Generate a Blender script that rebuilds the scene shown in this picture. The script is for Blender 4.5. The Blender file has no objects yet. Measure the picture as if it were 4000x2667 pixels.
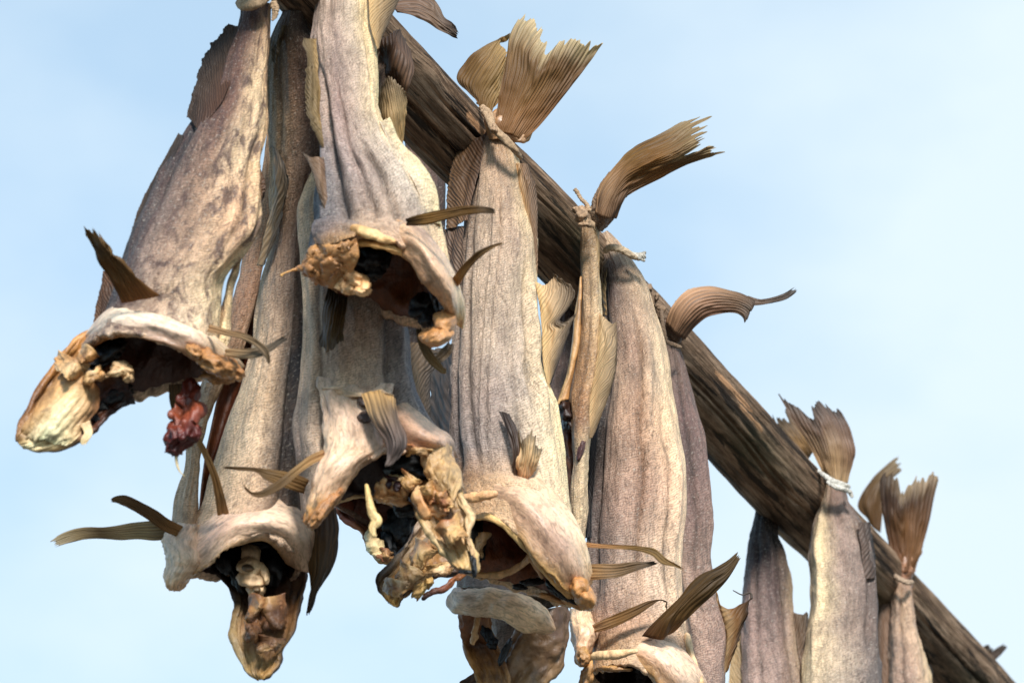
import bpy, math, random
import numpy as np
from mathutils import Vector

sc = bpy.context.scene
rad = math.radians
# ------------------------------------------------------------------ camera, sky, sun, exposure
CAM_Z, PITCH, LENS = 1.6, rad(28.0), 120.0
F = LENS / 36.0 * 4000.0
cam_d = bpy.data.cameras.new("camera")
cam = bpy.data.objects.new("camera", cam_d)
sc.collection.objects.link(cam)
cam.location = (0, 0, CAM_Z)
cam.rotation_euler = (math.pi / 2 + PITCH, 0, 0)
cam_d.lens = LENS
cam_d.sensor_width = 36.0
cam_d.clip_end = 5000
cam_d.dof.use_dof = True
cam_d.dof.focus_distance = 4.45
cam_d.dof.aperture_fstop = 8.0
sc.camera = cam

SUN_EL, SUN_AZ = rad(35), rad(171)      # azimuth clockwise from +Y; 180 = straight behind the camera
w = bpy.data.worlds.new("World"); sc.world = w
w.use_nodes = True
nt = w.node_tree
for n in list(nt.nodes): nt.nodes.remove(n)
o_ = nt.nodes.new("ShaderNodeOutputWorld"); bg = nt.nodes.new("ShaderNodeBackground")
sky = nt.nodes.new("ShaderNodeTexSky"); sky.sky_type = 'NISHITA'; sky.sun_disc = False
sky.sun_elevation = SUN_EL; sky.sun_rotation = SUN_AZ
sky.air_density = 1.0; sky.dust_density = 0.2; sky.ozone_density = 1.5
bg.inputs[1].default_value = 0.111
tc = nt.nodes.new("ShaderNodeTexCoord"); mp = nt.nodes.new("ShaderNodeMapping")
mp.inputs['Scale'].default_value = (3.0, 3.0, 5.0)
mp.inputs['Rotation'].default_value = (0, rad(-25), 0)
cn = nt.nodes.new("ShaderNodeTexNoise"); cn.inputs['Scale'].default_value = 1.5
cn.inputs['Detail'].default_value = 5; cn.inputs['Roughness'].default_value = 0.5
sx = nt.nodes.new("ShaderNodeSeparateXYZ")
ma = nt.nodes.new("ShaderNodeMath"); ma.operation = 'MULTIPLY_ADD'
ma.inputs[1].default_value = 1.6; ma.inputs[2].default_value = 0.05
mb = nt.nodes.new("ShaderNodeMath"); mb.operation = 'ADD'
cr_ = nt.nodes.new("ShaderNodeValToRGB")
cr_.color_ramp.elements[0].position = 0.30; cr_.color_ramp.elements[0].color = (0.45, 0.45, 0.45, 1)
cr_.color_ramp.elements[1].position = 0.78; cr_.color_ramp.elements[1].color = (0.88, 0.88, 0.88, 1)
mx = nt.nodes.new("ShaderNodeMixRGB"); mx.inputs[2].default_value = (5.15, 5.85, 6.2, 1)
L = nt.links.new
L(tc.outputs['Generated'], mp.inputs[0]); L(mp.outputs[0], cn.inputs[0])
L(tc.outputs['Generated'], sx.inputs[0]); L(sx.outputs[0], ma.inputs[0])
cm = nt.nodes.new("ShaderNodeMath"); cm.operation = 'MULTIPLY_ADD'; cm.inputs[1].default_value = 1.6; cm.inputs[2].default_value = -0.27
L(cn.outputs[0], cm.inputs[0]); L(cm.outputs[0], mb.inputs[0]); L(ma.outputs[0], mb.inputs[1]); L(mb.outputs[0], cr_.inputs[0])
tn = nt.nodes.new("ShaderNodeMixRGB"); tn.blend_type = 'MULTIPLY'; tn.inputs[0].default_value = 1.0; tn.inputs[2].default_value = (1.15, 1.58, 1.50, 1)   # thin bright veil
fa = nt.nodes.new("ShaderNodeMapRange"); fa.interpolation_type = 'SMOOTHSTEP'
fa.inputs[1].default_value = -0.35; fa.inputs[2].default_value = 0.6; fa.inputs[3].default_value = 0.52; fa.inputs[4].default_value = 1.0  # unseen sky behind the camera dimmed to cut fill on camera-facing sides
fm = nt.nodes.new("ShaderNodeMath"); fm.operation = 'MULTIPLY'
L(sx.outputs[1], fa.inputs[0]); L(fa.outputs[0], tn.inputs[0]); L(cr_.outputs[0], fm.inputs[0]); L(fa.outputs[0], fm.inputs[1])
lo = nt.nodes.new("ShaderNodeMapRange"); lo.inputs[1].default_value = 0.62; lo.inputs[2].default_value = 0.28; lo.inputs[3].default_value = 0.0; lo.inputs[4].default_value = 1.0
lm = nt.nodes.new("ShaderNodeMixRGB"); lm.blend_type = 'MULTIPLY'; lm.inputs[2].default_value = (0.50, 0.72, 0.88, 1)   # deeper blue low down
L(sx.outputs[2], lo.inputs[0]); L(lo.outputs[0], lm.inputs[0]); L(sky.outputs[0], lm.inputs[1])
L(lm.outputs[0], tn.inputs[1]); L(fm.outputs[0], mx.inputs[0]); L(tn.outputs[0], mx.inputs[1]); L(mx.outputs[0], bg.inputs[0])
L(bg.outputs[0], o_.inputs[0])

sun_d = bpy.data.lights.new("sun", 'SUN'); sun = bpy.data.objects.new("sun", sun_d)
sc.collection.objects.link(sun)
sun_d.energy = 3.6; sun_d.angle = rad(12); sun_d.color = (1.0, 0.975, 0.935)
sdir = Vector((math.sin(SUN_AZ) * math.cos(SUN_EL), math.cos(SUN_AZ) * math.cos(SUN_EL), math.sin(SUN_EL)))
sun.rotation_euler = sdir.to_track_quat('Z', 'Y').to_euler()
sun.location = (0, 0, 8)
vs = sc.view_settings
vs.view_transform = 'Standard'; vs.look = 'None'; vs.exposure = 0.66; vs.gamma = 1.0
vs.use_curve_mapping = False
try: sc.cycles.max_bounces = 8
except Exception: pass

# ------------------------------------------------------------------ helpers
CT, ST = math.cos(PITCH), math.sin(PITCH)
def ray(px, py):
    xc = (np.asarray(px, float) - 2000.0) / F
    yc = -(np.asarray(py, float) - 1333.5) / F
    return xc, CT - yc * ST, ST + yc * CT
def P(px, py, Y):
    """the point of the vertical plane at distance Y that the photograph shows at (px, py)"""
    a, b, c = ray(px, py)
    k = np.asarray(Y, float) / b
    return np.stack([a * k, b * k, c * k + CAM_Z], -1)
def mpp(px, py, Y):
    a, b, c = ray(px, py)
    return Y / b / F * math.sqrt(1.0)

def hsh(i, j, k, seed):
    n = (i * 374761393 + j * 668265263 + k * 2147483647 + seed * 1274126177) & 0xffffffff
    n = ((n ^ (n >> 13)) * 1274126177) & 0xffffffff
    n = ((n ^ (n >> 16)) * 2246822519) & 0xffffffff
    return ((n ^ (n >> 15)) & 0xffff) / 32767.5 - 1.0
def vnoise(p, seed=0):
    p = np.asarray(p, float)
    i = np.floor(p).astype(np.int64); f = p - i
    u = f * f * f * (f * (f * 6 - 15) + 10)
    r = 0
    for a in (0, 1):
        for b in (0, 1):
            for c in (0, 1):
                wgt = (u[..., 0] if a else 1 - u[..., 0]) * (u[..., 1] if b else 1 - u[..., 1]) * (u[..., 2] if c else 1 - u[..., 2])
                r = r + wgt * hsh(i[..., 0] + a, i[..., 1] + b, i[..., 2] + c, seed)
    return r
def fbm(p, seed=0, octv=4, gain=0.5):
    r = 0; amp = 1.0
    for o in range(octv):
        r = r + amp * vnoise(np.asarray(p) * (2.03 ** o), seed + o * 17); amp *= gain
    return r

def hermite(pts, t_out, closed=False):
    """smooth curve through pts (M,...), evaluated at fractions t_out of its length"""
    pts = np.asarray(pts, float); M = len(pts)
    if M == 1: return np.repeat(pts, len(t_out), 0)
    flat = pts.reshape(M, -1)
    d = np.sqrt(((flat[1:] - flat[:-1]) ** 2).sum(1)); d = np.maximum(d, 1e-6) ** 0.75
    T = np.concatenate([[0], np.cumsum(d)]); T /= T[-1]
    dt = np.diff(T); sl = (flat[1:] - flat[:-1]) / dt[:, None]
    m = np.zeros_like(flat); m[0] = sl[0]; m[-1] = sl[-1]
    if M > 2:
        m[1:-1] = (sl[:-1] * dt[1:, None] + sl[1:] * dt[:-1, None]) / (dt[:-1] + dt[1:])[:, None]
    k = np.clip(np.searchsorted(T, t_out, side='right') - 1, 0, M - 2)
    h = dt[k]; s = ((t_out - T[k]) / h)[:, None]; h = h[:, None]
    o = ((2*s**3 - 3*s**2 + 1) * flat[k] + (s**3 - 2*s**2 + s) * h * m[k] + (-2*s**3 + 3*s**2) * flat[k+1] + (s**3 - s**2) * h * m[k+1])
    return o.reshape((len(t_out),) + pts.shape[1:])

def tone(C):
    C = np.asarray(C, float); l_ = C.mean(-1, keepdims=True)
    sat = (C.max(-1, keepdims=True) - C.min(-1, keepdims=True)) / np.maximum(C.max(-1, keepdims=True), 1e-4)
    return 1.86 * np.clip(l_ + (C - l_) * (1.02 - .22 * sat * sat), .004, .65) ** 1.72
def bil(cols, u, v):
    """colour table rows (v) of columns (u), bilinear"""
    R = len(cols); rows = []
    for r in cols:
        a = np.asarray(r, float)
        if a.ndim == 1: a = a[None]
        x = np.linspace(0, 1, len(a)) if len(a) > 1 else np.array([0.0])
        rows.append(np.stack([np.interp(u, x, a[:, c]) for c in range(3)], -1))
    rows = np.stack(rows)
    rows = tone(rows)
    if R == 1: return rows[0]
    y = np.clip(v, 0, 1) * (R - 1); k = np.clip(np.floor(y).astype(int), 0, R - 2); f = (y - k)[..., None]
    idx = np.indices(u.shape)
    return rows[(k,) + tuple(idx)] * (1 - f) + rows[(k + 1,) + tuple(idx)] * f

COL = sc.collection
class Thing:
    def __init__(s, name, label, cat, px, py, Y, group=None):
        o = bpy.data.objects.new(name, None); COL.objects.link(o)
        o.empty_display_size = 0.03
        s.o = o; s.loc = P(px, py, Y); s.Y = Y
        o.location = s.loc
        o['label'] = label; o['category'] = cat
        if group: o['group'] = group

def link(name, V, Fc, mat, thing, UV=None, C=None, parent=None, label=None, smooth=True):
    me = bpy.data.meshes.new(name)
    base = thing.loc if thing is not None else np.zeros(3)
    me.from_pydata((np.asarray(V) - base).tolist(), [], Fc)
    me.update()
    if smooth: me.polygons.foreach_set('use_smooth', [True] * len(me.polygons))
    if UV is not None:
        uv = me.uv_layers.new(name='UVMap'); li = np.zeros(len(me.loops), dtype=np.int32)
        me.loops.foreach_get('vertex_index', li)
        uv.data.foreach_set('uv', np.asarray(UV, float)[li].ravel())
    if C is not None:
        a = me.color_attributes.new('tint', 'FLOAT_COLOR', 'POINT')
        a.data.foreach_set('color', np.concatenate([np.asarray(C), np.ones((len(C), 1))], 1).ravel())
    me.materials.append(mat)
    o = bpy.data.objects.new(name, me); COL.objects.link(o)
    if parent is not None: o.parent = parent
    elif thing is not None: o.parent = thing.o
    if label: o['label'] = label
    return o

def grid_faces(nv, nu, closed, off=0, flip=False):
    j, i = np.meshgrid(np.arange(nv - 1), np.arange(nu if closed else nu - 1), indexing='ij')
    i2 = (i + 1) % nu
    f = np.stack([j * nu + i, j * nu + i2, (j + 1) * nu + i2, (j + 1) * nu + i], -1).reshape(-1, 4) + off
    return (f[:, ::-1] if flip else f).tolist()

def normals(G, closed):
    if closed:
        du = np.roll(G, -1, 1) - np.roll(G, 1, 1)
    else:
        du = np.gradient(G, axis=1)
    dv = np.gradient(G, axis=0)
    n = np.cross(du, dv); n /= np.maximum(np.linalg.norm(n, axis=-1, keepdims=True), 1e-9)
    return n

def sect(l, r, df, db, dy, n=11, pw=2.3):
    t = np.linspace(-1, 1, n); s = (1 - np.abs(t) ** pw) ** 0.55
    lx, ly = l; rx, ry = r
    x = (lx + rx) / 2 + t * (rx - lx) / 2; y = (ly + ry) / 2 + t * (ry - ly) / 2
    return np.stack([x, y, dy - df * s], -1), np.stack([x, y, dy + db * s], -1)

SPX = 3000.0     # pixels per metre of depth, for chord lengths
def body(name, th, rows, mat, cols, nu=200, nv=190, amp=0.0035, seed=1, ridges=(), lip=0.0, cavity=None,
         fold=(5, 2.2), fine=0.0011, cap=(True, True), backcol=None, parent=None, label=None, edge=0.0, crs=0.0008, grain=(5, 16)):
    """closed tube: rows are ((lx,ly),(rx,ry),df,db,dy) ellipses or dict(f=[...], b=[...]) loops of (px,py,dy)"""
    h = nu // 2
    s = np.linspace(0, 1, h + 1); tt = 0.5 * s + 0.5 * (1 - np.cos(np.pi * s)) / 2
    loops = []
    for r in rows:
        if isinstance(r, dict): fr, bk = np.asarray(r['f'], float), np.asarray(r['b'], float)
        else: fr, bk = sect(*r)
        sc_ = np.array([1, 1, SPX])
        a = hermite(fr * sc_, tt) / sc_; b = hermite(bk * sc_, tt) / sc_
        loops.append(np.concatenate([a[:-1], b[::-1][:-1]], 0))
    loops = np.stack(loops); sc_ = np.array([1, 1, SPX])
    tv = np.linspace(0, 1, nv)
    fl = (loops * sc_).reshape(len(loops), -1); sd_ = np.maximum(np.sqrt(((fl[1:] - fl[:-1]) ** 2).sum(1)), 1e-6) ** .75
    Ts = np.concatenate([[0], np.cumsum(sd_)]); Ts /= Ts[-1]
    vc = np.interp(tv, Ts, np.linspace(0, 1, len(loops)))
    G = hermite(loops * sc_, tv) / sc_
    W = P(G[..., 0], G[..., 1], th.Y + G[..., 2])
    u01 = np.arange(nu) / nu
    tf = np.where(u01 <= 0.5, -1 + 2 * tt[np.minimum(np.arange(nu), h)], 1 - 2 * tt[np.clip(np.arange(nu) - h, 0, h)])
    U, V = np.meshgrid(u01, tv); TF = np.broadcast_to(tf, U.shape)
    front = U < 0.5
    N = normals(W, True)
    ctr = W.mean(1, keepdims=True)
    if ((N * (W - ctr)).sum(-1)).mean() < 0: N = -N
    ang = 2 * np.pi * U
    q = np.stack([np.cos(ang) * fold[0] / 4, np.sin(ang) * fold[0] / 4, V * fold[1] * 2.5], -1)
    q2 = np.stack([np.cos(ang) * grain[0], np.sin(ang) * grain[0], V * grain[1]], -1)
    env = np.clip(np.minimum(V, 1 - V) * 12, 0.25, 1)
    q5 = np.stack([np.cos(ang) * 11, np.sin(ang) * 11, V * 7], -1)
    D = .6 * amp * fbm(q, seed, 3) * env - .35 * crs * np.maximum(0, 1 - 5 * np.abs(vnoise(q5, seed + 77))) * env + fine * fbm(q2, seed + 50, 3)
    q3 = np.stack([np.cos(ang) * 2.5, np.sin(ang) * 2.5, V * 7], -1)
    D = D + 0.35 * amp * (1 - 2 * np.abs(vnoise(q3, seed + 9))) * env
    q4 = np.stack([np.cos(ang) * 4.5, np.sin(ang) * 4.5, V * 4.5], -1)
    D = D + crs * (1 - 2.4 * np.abs(vnoise(q4, seed + 21)) + .5 * vnoise(q4 * 2.1, seed + 23)) * env
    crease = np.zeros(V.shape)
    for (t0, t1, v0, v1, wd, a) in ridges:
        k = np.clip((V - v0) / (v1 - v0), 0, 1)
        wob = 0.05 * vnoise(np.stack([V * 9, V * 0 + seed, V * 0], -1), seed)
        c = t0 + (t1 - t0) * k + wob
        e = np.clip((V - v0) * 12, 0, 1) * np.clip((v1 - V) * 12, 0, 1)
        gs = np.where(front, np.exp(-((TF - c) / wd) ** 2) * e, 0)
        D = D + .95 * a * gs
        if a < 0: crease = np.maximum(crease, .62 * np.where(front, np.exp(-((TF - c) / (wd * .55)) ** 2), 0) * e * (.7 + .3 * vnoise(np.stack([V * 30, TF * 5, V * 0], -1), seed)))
    W = W + N * D[..., None]
    if edge:
        W[-1] += N[-1] * 0 + edge * fbm(np.stack([np.cos(ang[-1]) * 9, np.sin(ang[-1]) * 9, 0 * ang[-1]], -1), seed, 3)[:, None] * np.array([0, 0, 1.0])
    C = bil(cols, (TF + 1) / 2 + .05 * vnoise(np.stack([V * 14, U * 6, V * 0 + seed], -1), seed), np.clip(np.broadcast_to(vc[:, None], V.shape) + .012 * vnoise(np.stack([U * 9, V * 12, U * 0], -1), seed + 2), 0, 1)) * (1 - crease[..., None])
    if backcol is not None:
        C = np.where(front[..., None], C, tone(backcol))
    per = np.linalg.norm(np.roll(W, -1, 1) - W, axis=-1).sum(1).mean()
    ln = np.linalg.norm(np.diff(W.mean(1), axis=0), axis=-1).sum()
    UV = np.stack([U * per, V * ln], -1)
    Vt, Fc = W.reshape(-1, 3), grid_faces(nv, nu, True)
    UVs, Cs = UV.reshape(-1, 2), C.reshape(-1, 3)
    if lip > 0:                       # turn the rim inwards
        c = W[-1].mean(0); up = W[-14].mean(0) - c; up /= np.linalg.norm(up)
        d = c - W[-1]; dl = np.linalg.norm(d, axis=1, keepdims=True)
        in1 = W[-1] + d / dl * np.minimum(lip, dl * .4) - up * lip * 0.15
        in2 = W[-1] + d / dl * np.minimum(lip * 1.6, dl * .6) + up * lip * 1.2
        Vt = np.concatenate([Vt, in1, in2]); UVs = np.concatenate([UVs, UV[-1] + [0, lip], UV[-1] + [0, 2 * lip]])
        Cs = np.concatenate([Cs, C[-1] * 0.9 + 0.05 * np.array([.5, .25, .06]), C[-1] * 0.8])
        Fc = Fc + grid_faces(3, nu, True, off=(nv - 1) * nu)
    elif cap[1]: Fc = Fc + [[(nv - 1) * nu + i for i in range(nu)]]
    if cap[0]: Fc = Fc + [[i for i in range(nu)][::-1]]
    o = link(name, Vt, Fc, mat, th, UVs, Cs, parent, label)
    if cavity:
        cm, depth, ccol = cavity[:3]
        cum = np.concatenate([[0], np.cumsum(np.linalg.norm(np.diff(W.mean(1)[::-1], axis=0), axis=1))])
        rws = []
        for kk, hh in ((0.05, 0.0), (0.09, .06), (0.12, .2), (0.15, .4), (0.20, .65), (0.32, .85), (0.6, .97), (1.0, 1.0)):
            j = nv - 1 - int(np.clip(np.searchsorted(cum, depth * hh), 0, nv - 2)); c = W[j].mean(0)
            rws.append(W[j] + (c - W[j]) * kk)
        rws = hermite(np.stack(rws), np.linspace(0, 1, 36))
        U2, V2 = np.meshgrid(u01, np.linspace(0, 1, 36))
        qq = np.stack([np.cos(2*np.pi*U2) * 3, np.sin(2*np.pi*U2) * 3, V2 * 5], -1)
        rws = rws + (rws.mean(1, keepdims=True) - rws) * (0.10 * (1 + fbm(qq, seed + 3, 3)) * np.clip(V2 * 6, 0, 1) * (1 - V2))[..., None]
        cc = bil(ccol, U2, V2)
        link('cavity', rws.reshape(-1, 3), grid_faces(36, nu, True, flip=True), cm, th,
             np.stack([U2 * per, V2 * depth], -1).reshape(-1, 2), cc.reshape(-1, 3), label=cavity[3] if len(cavity) > 3 else None)
    return o, W

def sheet(name, th, rows, mat, cols, nu=56, nv=30, rays=10, amp=0.0012, rag=0.0, thick=0.0006, wav=0.003, seed=1,
          parent=None, label=None, ragf=1.0, curl=0.0, taper=True, split=(), sweep=0.0, crumple=0.0):
    """thin curved sheet; rows run from base to tip, each a polyline of (px,py,dy) across the rays"""
    sc_ = np.array([1, 1, SPX]); u = np.linspace(0, 1, nu)
    Rr = np.stack([hermite(np.asarray(r, float) * sc_, u) for r in rows])
    tv = np.linspace(0, 1, nv)
    G = hermite(Rr, tv)
    if rag > 0:
        x = u * rays * ragf
        Lu = 1 - rag * (0.5 + 0.5 * vnoise(np.stack([x * 1.1, x * 0 + 3.3, x * 0], -1), seed)) - 0.5 * rag * (0.5 + 0.5 * vnoise(np.stack([x * 2.7, x * 0, x * 0], -1), seed + 5))
        for (cu, wd, dp) in split: Lu = Lu - dp * np.exp(-((u - cu) / wd) ** 2)
        G2 = G.copy()
        for i in range(nu):
            for c in range(3): G2[:, i, c] = np.interp(tv * Lu[i], tv, G[:, i, c])
        G = G2
    G = G / sc_
    W = P(G[..., 0], G[..., 1], th.Y + G[..., 2])
    N = normals(W, False)
    U, V = np.meshgrid(u, tv)
    UR = U + sweep * V + .10 * vnoise(np.stack([U * rays * .3, V * 1.5, U * 0], -1), seed + 8) * 6 / max(rays, 6)
    D = amp * .24 * np.sin(2 * np.pi * UR * rays) * np.minimum(1, .15 + 1.4 * V) * (0.25 + 0.75 * np.abs(vnoise(np.stack([UR * rays * .45, V * 2, U * 0], -1), seed + 6)) * 1.8) + wav * fbm(np.stack([U * 2.2, V * 2.6, U * 0 + seed], -1), seed, 3)
    D = D + 0.2 * amp * vnoise(np.stack([UR * rays * 2.3, V * 2, U * 0], -1), seed + 4)
    if crumple:
        qc = np.stack([U * 3.1, V * 2.4, U * 0 + seed * 1.7], -1)
        W = W + crumple * np.stack([fbm(qc, seed + 60, 4), fbm(qc + 9, seed + 61, 4) * 1.3, fbm(qc + 5, seed + 62, 4) * .8], -1) * np.clip(.15 + V, 0, 1)[..., None]
        N = normals(W, False)
    W = W + N * D[..., None]
    edge = np.minimum(1, 6 * np.minimum(np.minimum(U, 1 - U), 1 - V)) if taper else np.ones(U.shape)
    hth = (thick * (0.35 + 0.65 * edge))[..., None] / 2
    A, B = W + N * hth, W - N * hth
    n = nu * nv
    Fc = grid_faces(nv, nu, False) + grid_faces(nv, nu, False, off=n, flip=True)
    ring = [i for i in range(nu)] + [j * nu + nu - 1 for j in range(1, nv)] + [(nv - 1) * nu + i for i in range(nu - 2, -1, -1)] + [j * nu for j in range(nv - 2, 0, -1)]
    for a, b in zip(ring, ring[1:] + ring[:1]): Fc.append([b, a, a + n, b + n])
    C = bil(cols, U, V).reshape(-1, 3)
    ln = np.linalg.norm(np.diff(W.mean(1), axis=0), axis=-1).sum()
    UV = np.stack([UR * rays, V * ln], -1).reshape(-1, 2)
    if 'fin' not in mat.name:
        wd_ = np.linalg.norm(np.diff(W, axis=1), axis=-1).sum(1).mean()
        UV = (np.stack([V * ln, U * wd_], -1) if name == 'collar' else np.stack([U * wd_, V * ln], -1)).reshape(-1, 2)
    return link(name, np.concatenate([A.reshape(-1, 3), B.reshape(-1, 3)]), Fc, mat, th,
                np.concatenate([UV, UV]), np.concatenate([C, C]), parent, label)

def ribbon(name, th, path, mat, cols, rays=4, twist=0.0, tw0=0.0, **kw):
    """narrow fin along a path of (px,py,dy,width px); twist in turns"""
    path = np.asarray(path, float)
    d = np.gradient(path[:, :2], axis=0); d /= np.maximum(np.linalg.norm(d, axis=1, keepdims=True), 1e-6)
    rows = []
    for i, p in enumerate(path):
        k = i / (len(path) - 1); a = 2 * math.pi * (tw0 + twist * k)
        nx, ny = -d[i, 1], d[i, 0]; hw = p[3] / 2; sgn = math.cos(a)
        if abs(sgn) < 0.3: sgn = 0.3 if sgn >= 0 else -0.3
        dz = math.sin(a) * hw * 0.00033
        rows.append([(p[0] - nx * hw * sgn, p[1] - ny * hw * sgn, p[2] - dz), (p[0], p[1], p[2] - 0.10 * hw * 0.0004), (p[0] + nx * hw * sgn, p[1] + ny * hw * sgn, p[2] + dz)])
    kw.setdefault('nu', 20); kw.setdefault('nv', 44); kw.setdefault('rag', .09); kw.setdefault('wav', 0.0016); kw.setdefault('amp', 0.0008); kw.setdefault('thick', 0.0007)
    return sheet(name, th, rows, mat, cols, rays=rays, **kw)

def tube_geo(th, path, ns=14, nl=60, amp=0.0015, freq=1.0, seed=1, flat=0.8):
    path = np.asarray(path, float)
    q = path.copy(); q[:, 2] *= SPX
    t = hermite(q, np.linspace(0, 1, nl)); t[:, 2] /= SPX; t[:, 3] = np.maximum(t[:, 3], 0.3)
    c = P(t[:, 0], t[:, 1], th.Y + t[:, 2])
    r = t[:, 3] * mpp(t[:, 0], t[:, 1], th.Y)
    T = np.gradient(c, axis=0); T /= np.linalg.norm(T, axis=1, keepdims=True)
    Yv = np.array([0, 1.0, 0]); B = np.cross(T, Yv); B /= np.maximum(np.linalg.norm(B, axis=1, keepdims=True), 1e-6)
    N = np.cross(B, T)
    a = np.linspace(0, 2 * np.pi, ns, endpoint=False)
    e = np.linspace(0, 1, nl)
    rr = r * np.clip(np.minimum(e, 1 - e) * nl / 2.0 + 0.15, 0, 1) ** 0.5
    W = c[:, None] + rr[:, None, None] * (np.cos(a)[None, :, None] * B[:, None] + flat * np.sin(a)[None, :, None] * N[:, None])
    k = np.stack([np.broadcast_to(np.cos(a), (nl, ns)) * 1.3, np.broadcast_to(np.sin(a), (nl, ns)) * 1.3, np.broadcast_to((e * nl * 0.12)[:, None], (nl, ns))], -1) * freq
    dirn = (W - c[:, None]); dirn /= np.maximum(np.linalg.norm(dirn, axis=-1, keepdims=True), 1e-9)
    W = W + dirn * (amp * fbm(k, seed, 3, .42) * np.minimum(1, rr / max(r.max(), 1e-6) * 1.3)[:, None])[..., None]
    Fc = grid_faces(nl, ns, True) + [list(range(ns))[::-1], [(nl - 1) * ns + i for i in range(ns)]]
    ln = np.linalg.norm(np.diff(c, axis=0), axis=1).sum()
    U, V = np.meshgrid(np.arange(ns) / ns, e)
    return W.reshape(-1, 3), Fc, np.stack([U * 2 * np.pi * r.mean(), V * ln], -1).reshape(-1, 2), U.ravel(), V.ravel()

def tube(name, th, path, mat, cols, parent=None, label=None, **kw):
    V, Fc, UV, U, Vv = tube_geo(th, path, **kw)
    return link(name, V, Fc, mat, th, UV, bil(cols, U, Vv), parent, label)

def blob_geo(th, px, py, dy, rx, ry, rz, rot=0.0, amp=0.35, freq=1.6, seed=1, ns=30, nl=22, vkw=None):
    a = np.linspace(0, 2 * np.pi, ns, endpoint=False); b = np.linspace(0, np.pi, nl)
    A, Bq = np.meshgrid(a, b)
    s = np.stack([np.cos(A) * np.sin(Bq), np.cos(Bq), np.sin(A) * np.sin(Bq)], -1)
    k = 1 + amp * fbm(s * freq, seed, 3, 0.42) + amp * 0.35 * (1 - 2 * np.abs(vnoise(s * freq * 2.1, seed + 31)))
    s = s * k[..., None]
    c, si = math.cos(rad(rot)), math.sin(rad(rot))
    X = px + s[..., 0] * rx * c - s[..., 1] * ry * si
    Yp = py + s[..., 0] * rx * si + s[..., 1] * ry * c
    W = P(X, Yp, th.Y + dy + s[..., 2] * rz)
    m = mpp(px, py, th.Y)
    UV = np.stack([A / 6.28 * (rx + ry) * m * 3, Bq / 3.14 * (rx + ry) * m * 1.6], -1)
    return W.reshape(-1, 3), grid_faces(nl, ns, True), UV.reshape(-1, 2), A.ravel() / 6.2832, Bq.ravel() / 3.1416

def blobs(name, th, specs, mat, cols, parent=None, label=None, seed=1, **kw):
    """one mesh of lumps that are grown together; specs (px,py,dy,rx,ry,rz,rot)"""
    Vs, Fs, Us, Cs, off = [], [], [], [], 0
    for i, sp in enumerate(specs):
        if name in ('black_membrane', 'blood_clot', 'amber_flesh', 'dark_clots'): kw = dict(kw, amp=.34 if name != 'blood_clot' else .22, freq=1.9 if name != 'blood_clot' else 1.3)
        ck = cols[i % len(cols)] if isinstance(cols[0][0][0], (tuple, list)) else cols
        V, Fc, UV, U, Vv = blob_geo(th, *sp, seed=seed + i * 7, **kw)
        Vs.append(V); Fs += [[x + off for x in f] for f in Fc]; Us.append(UV); Cs.append(bil(ck, U, Vv)); off += len(V)
    return link(name, np.concatenate(Vs), Fs, mat, th, np.concatenate(Us), np.concatenate(Cs), parent, label)

def shreds(name, th, specs, mat, palette, seed=1, parent=None, label=None, n=10):
    """torn strips of one piece: specs (px,py,dy, spread_x, spread_y, length px, angle deg, radius px)"""
    rnd = random.Random(seed)
    Vs, Fs, Us, Cs, off = [], [], [], [], 0
    for (px, py, dy, sx_, sy_, ln, ang, r) in specs:
        for i in range(max(3, int(n * .42))):
            x, y = px + rnd.uniform(-1, 1) * sx_, py + rnd.uniform(-1, 1) * sy_
            a = rad(ang + rnd.uniform(-38, 38)); l_ = ln * rnd.uniform(0.8, 1.7); b = rnd.uniform(-.5, .5)
            z = dy + rnd.uniform(-.012, .012)
            pts = []
            for k in range(5):
                f = k / 4
                pts.append((x + math.cos(a + b * f) * l_ * (f - .4), y + math.sin(a + b * f) * l_ * (f - .4), z - 0.01 * math.sin(f * 3.1) + rnd.uniform(-.003, .003), r * rnd.uniform(1.0, 1.9) * (1 - 0.75 * f)))
            V, Fc, UV, U, Vv = tube_geo(th, pts, ns=8, nl=18, amp=0.0012, freq=1.4, seed=seed * 13 + i, flat=rnd.uniform(.18, .4))
            c0 = [.8 * q for q in palette[rnd.randrange(len(palette))]]; c1 = [.7 * q for q in palette[rnd.randrange(len(palette))]]
            Vs.append(V); Fs += [[q + off for q in f] for f in Fc]; Us.append(UV); Cs.append(bil([[c0], [c1]], U, Vv)); off += len(V)
    return link(name, np.concatenate(Vs), Fs, mat, th, np.concatenate(Us), np.concatenate(Cs), parent, label)

def band(name, th, outer, inner, mat, cols, dyo=-.05, dyr=-.10, dyi=-.07, ends=.03, n=13, rag=.07, seed=1, thick=.003, ridge=.35, crumple=.0015, nu=110, label=None):
    """stretched skin from a line on the body over a raised bony ridge to the ragged edge of the opening"""
    u = np.linspace(0, 1, n)
    o = hermite(np.asarray(outer, float), u); i = hermite(np.asarray(inner, float), u)
    e = 1 - np.abs(2 * u - 1) ** 2.4
    def row(k, dy, sag=0): 
        q = o + (i - o) * k
        return [(q[j, 0], q[j, 1] + sag * e[j], ends + (dy - ends) * e[j]) for j in range(n)]
    rows = [row(-.28, dyo + .016), row(-.02, dyo - .002), row(ridge, dyr), row(.72, dyr + .45 * (dyi - dyr)), row(1.0, dyi), row(1.03, dyi + .004)]
    return sheet(name, th, rows, mat, cols, nu=nu, nv=36, rays=3, amp=.0002, rag=rag, ragf=6, thick=thick, wav=.0022, seed=seed, crumple=crumple, taper=False, label=label)

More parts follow.
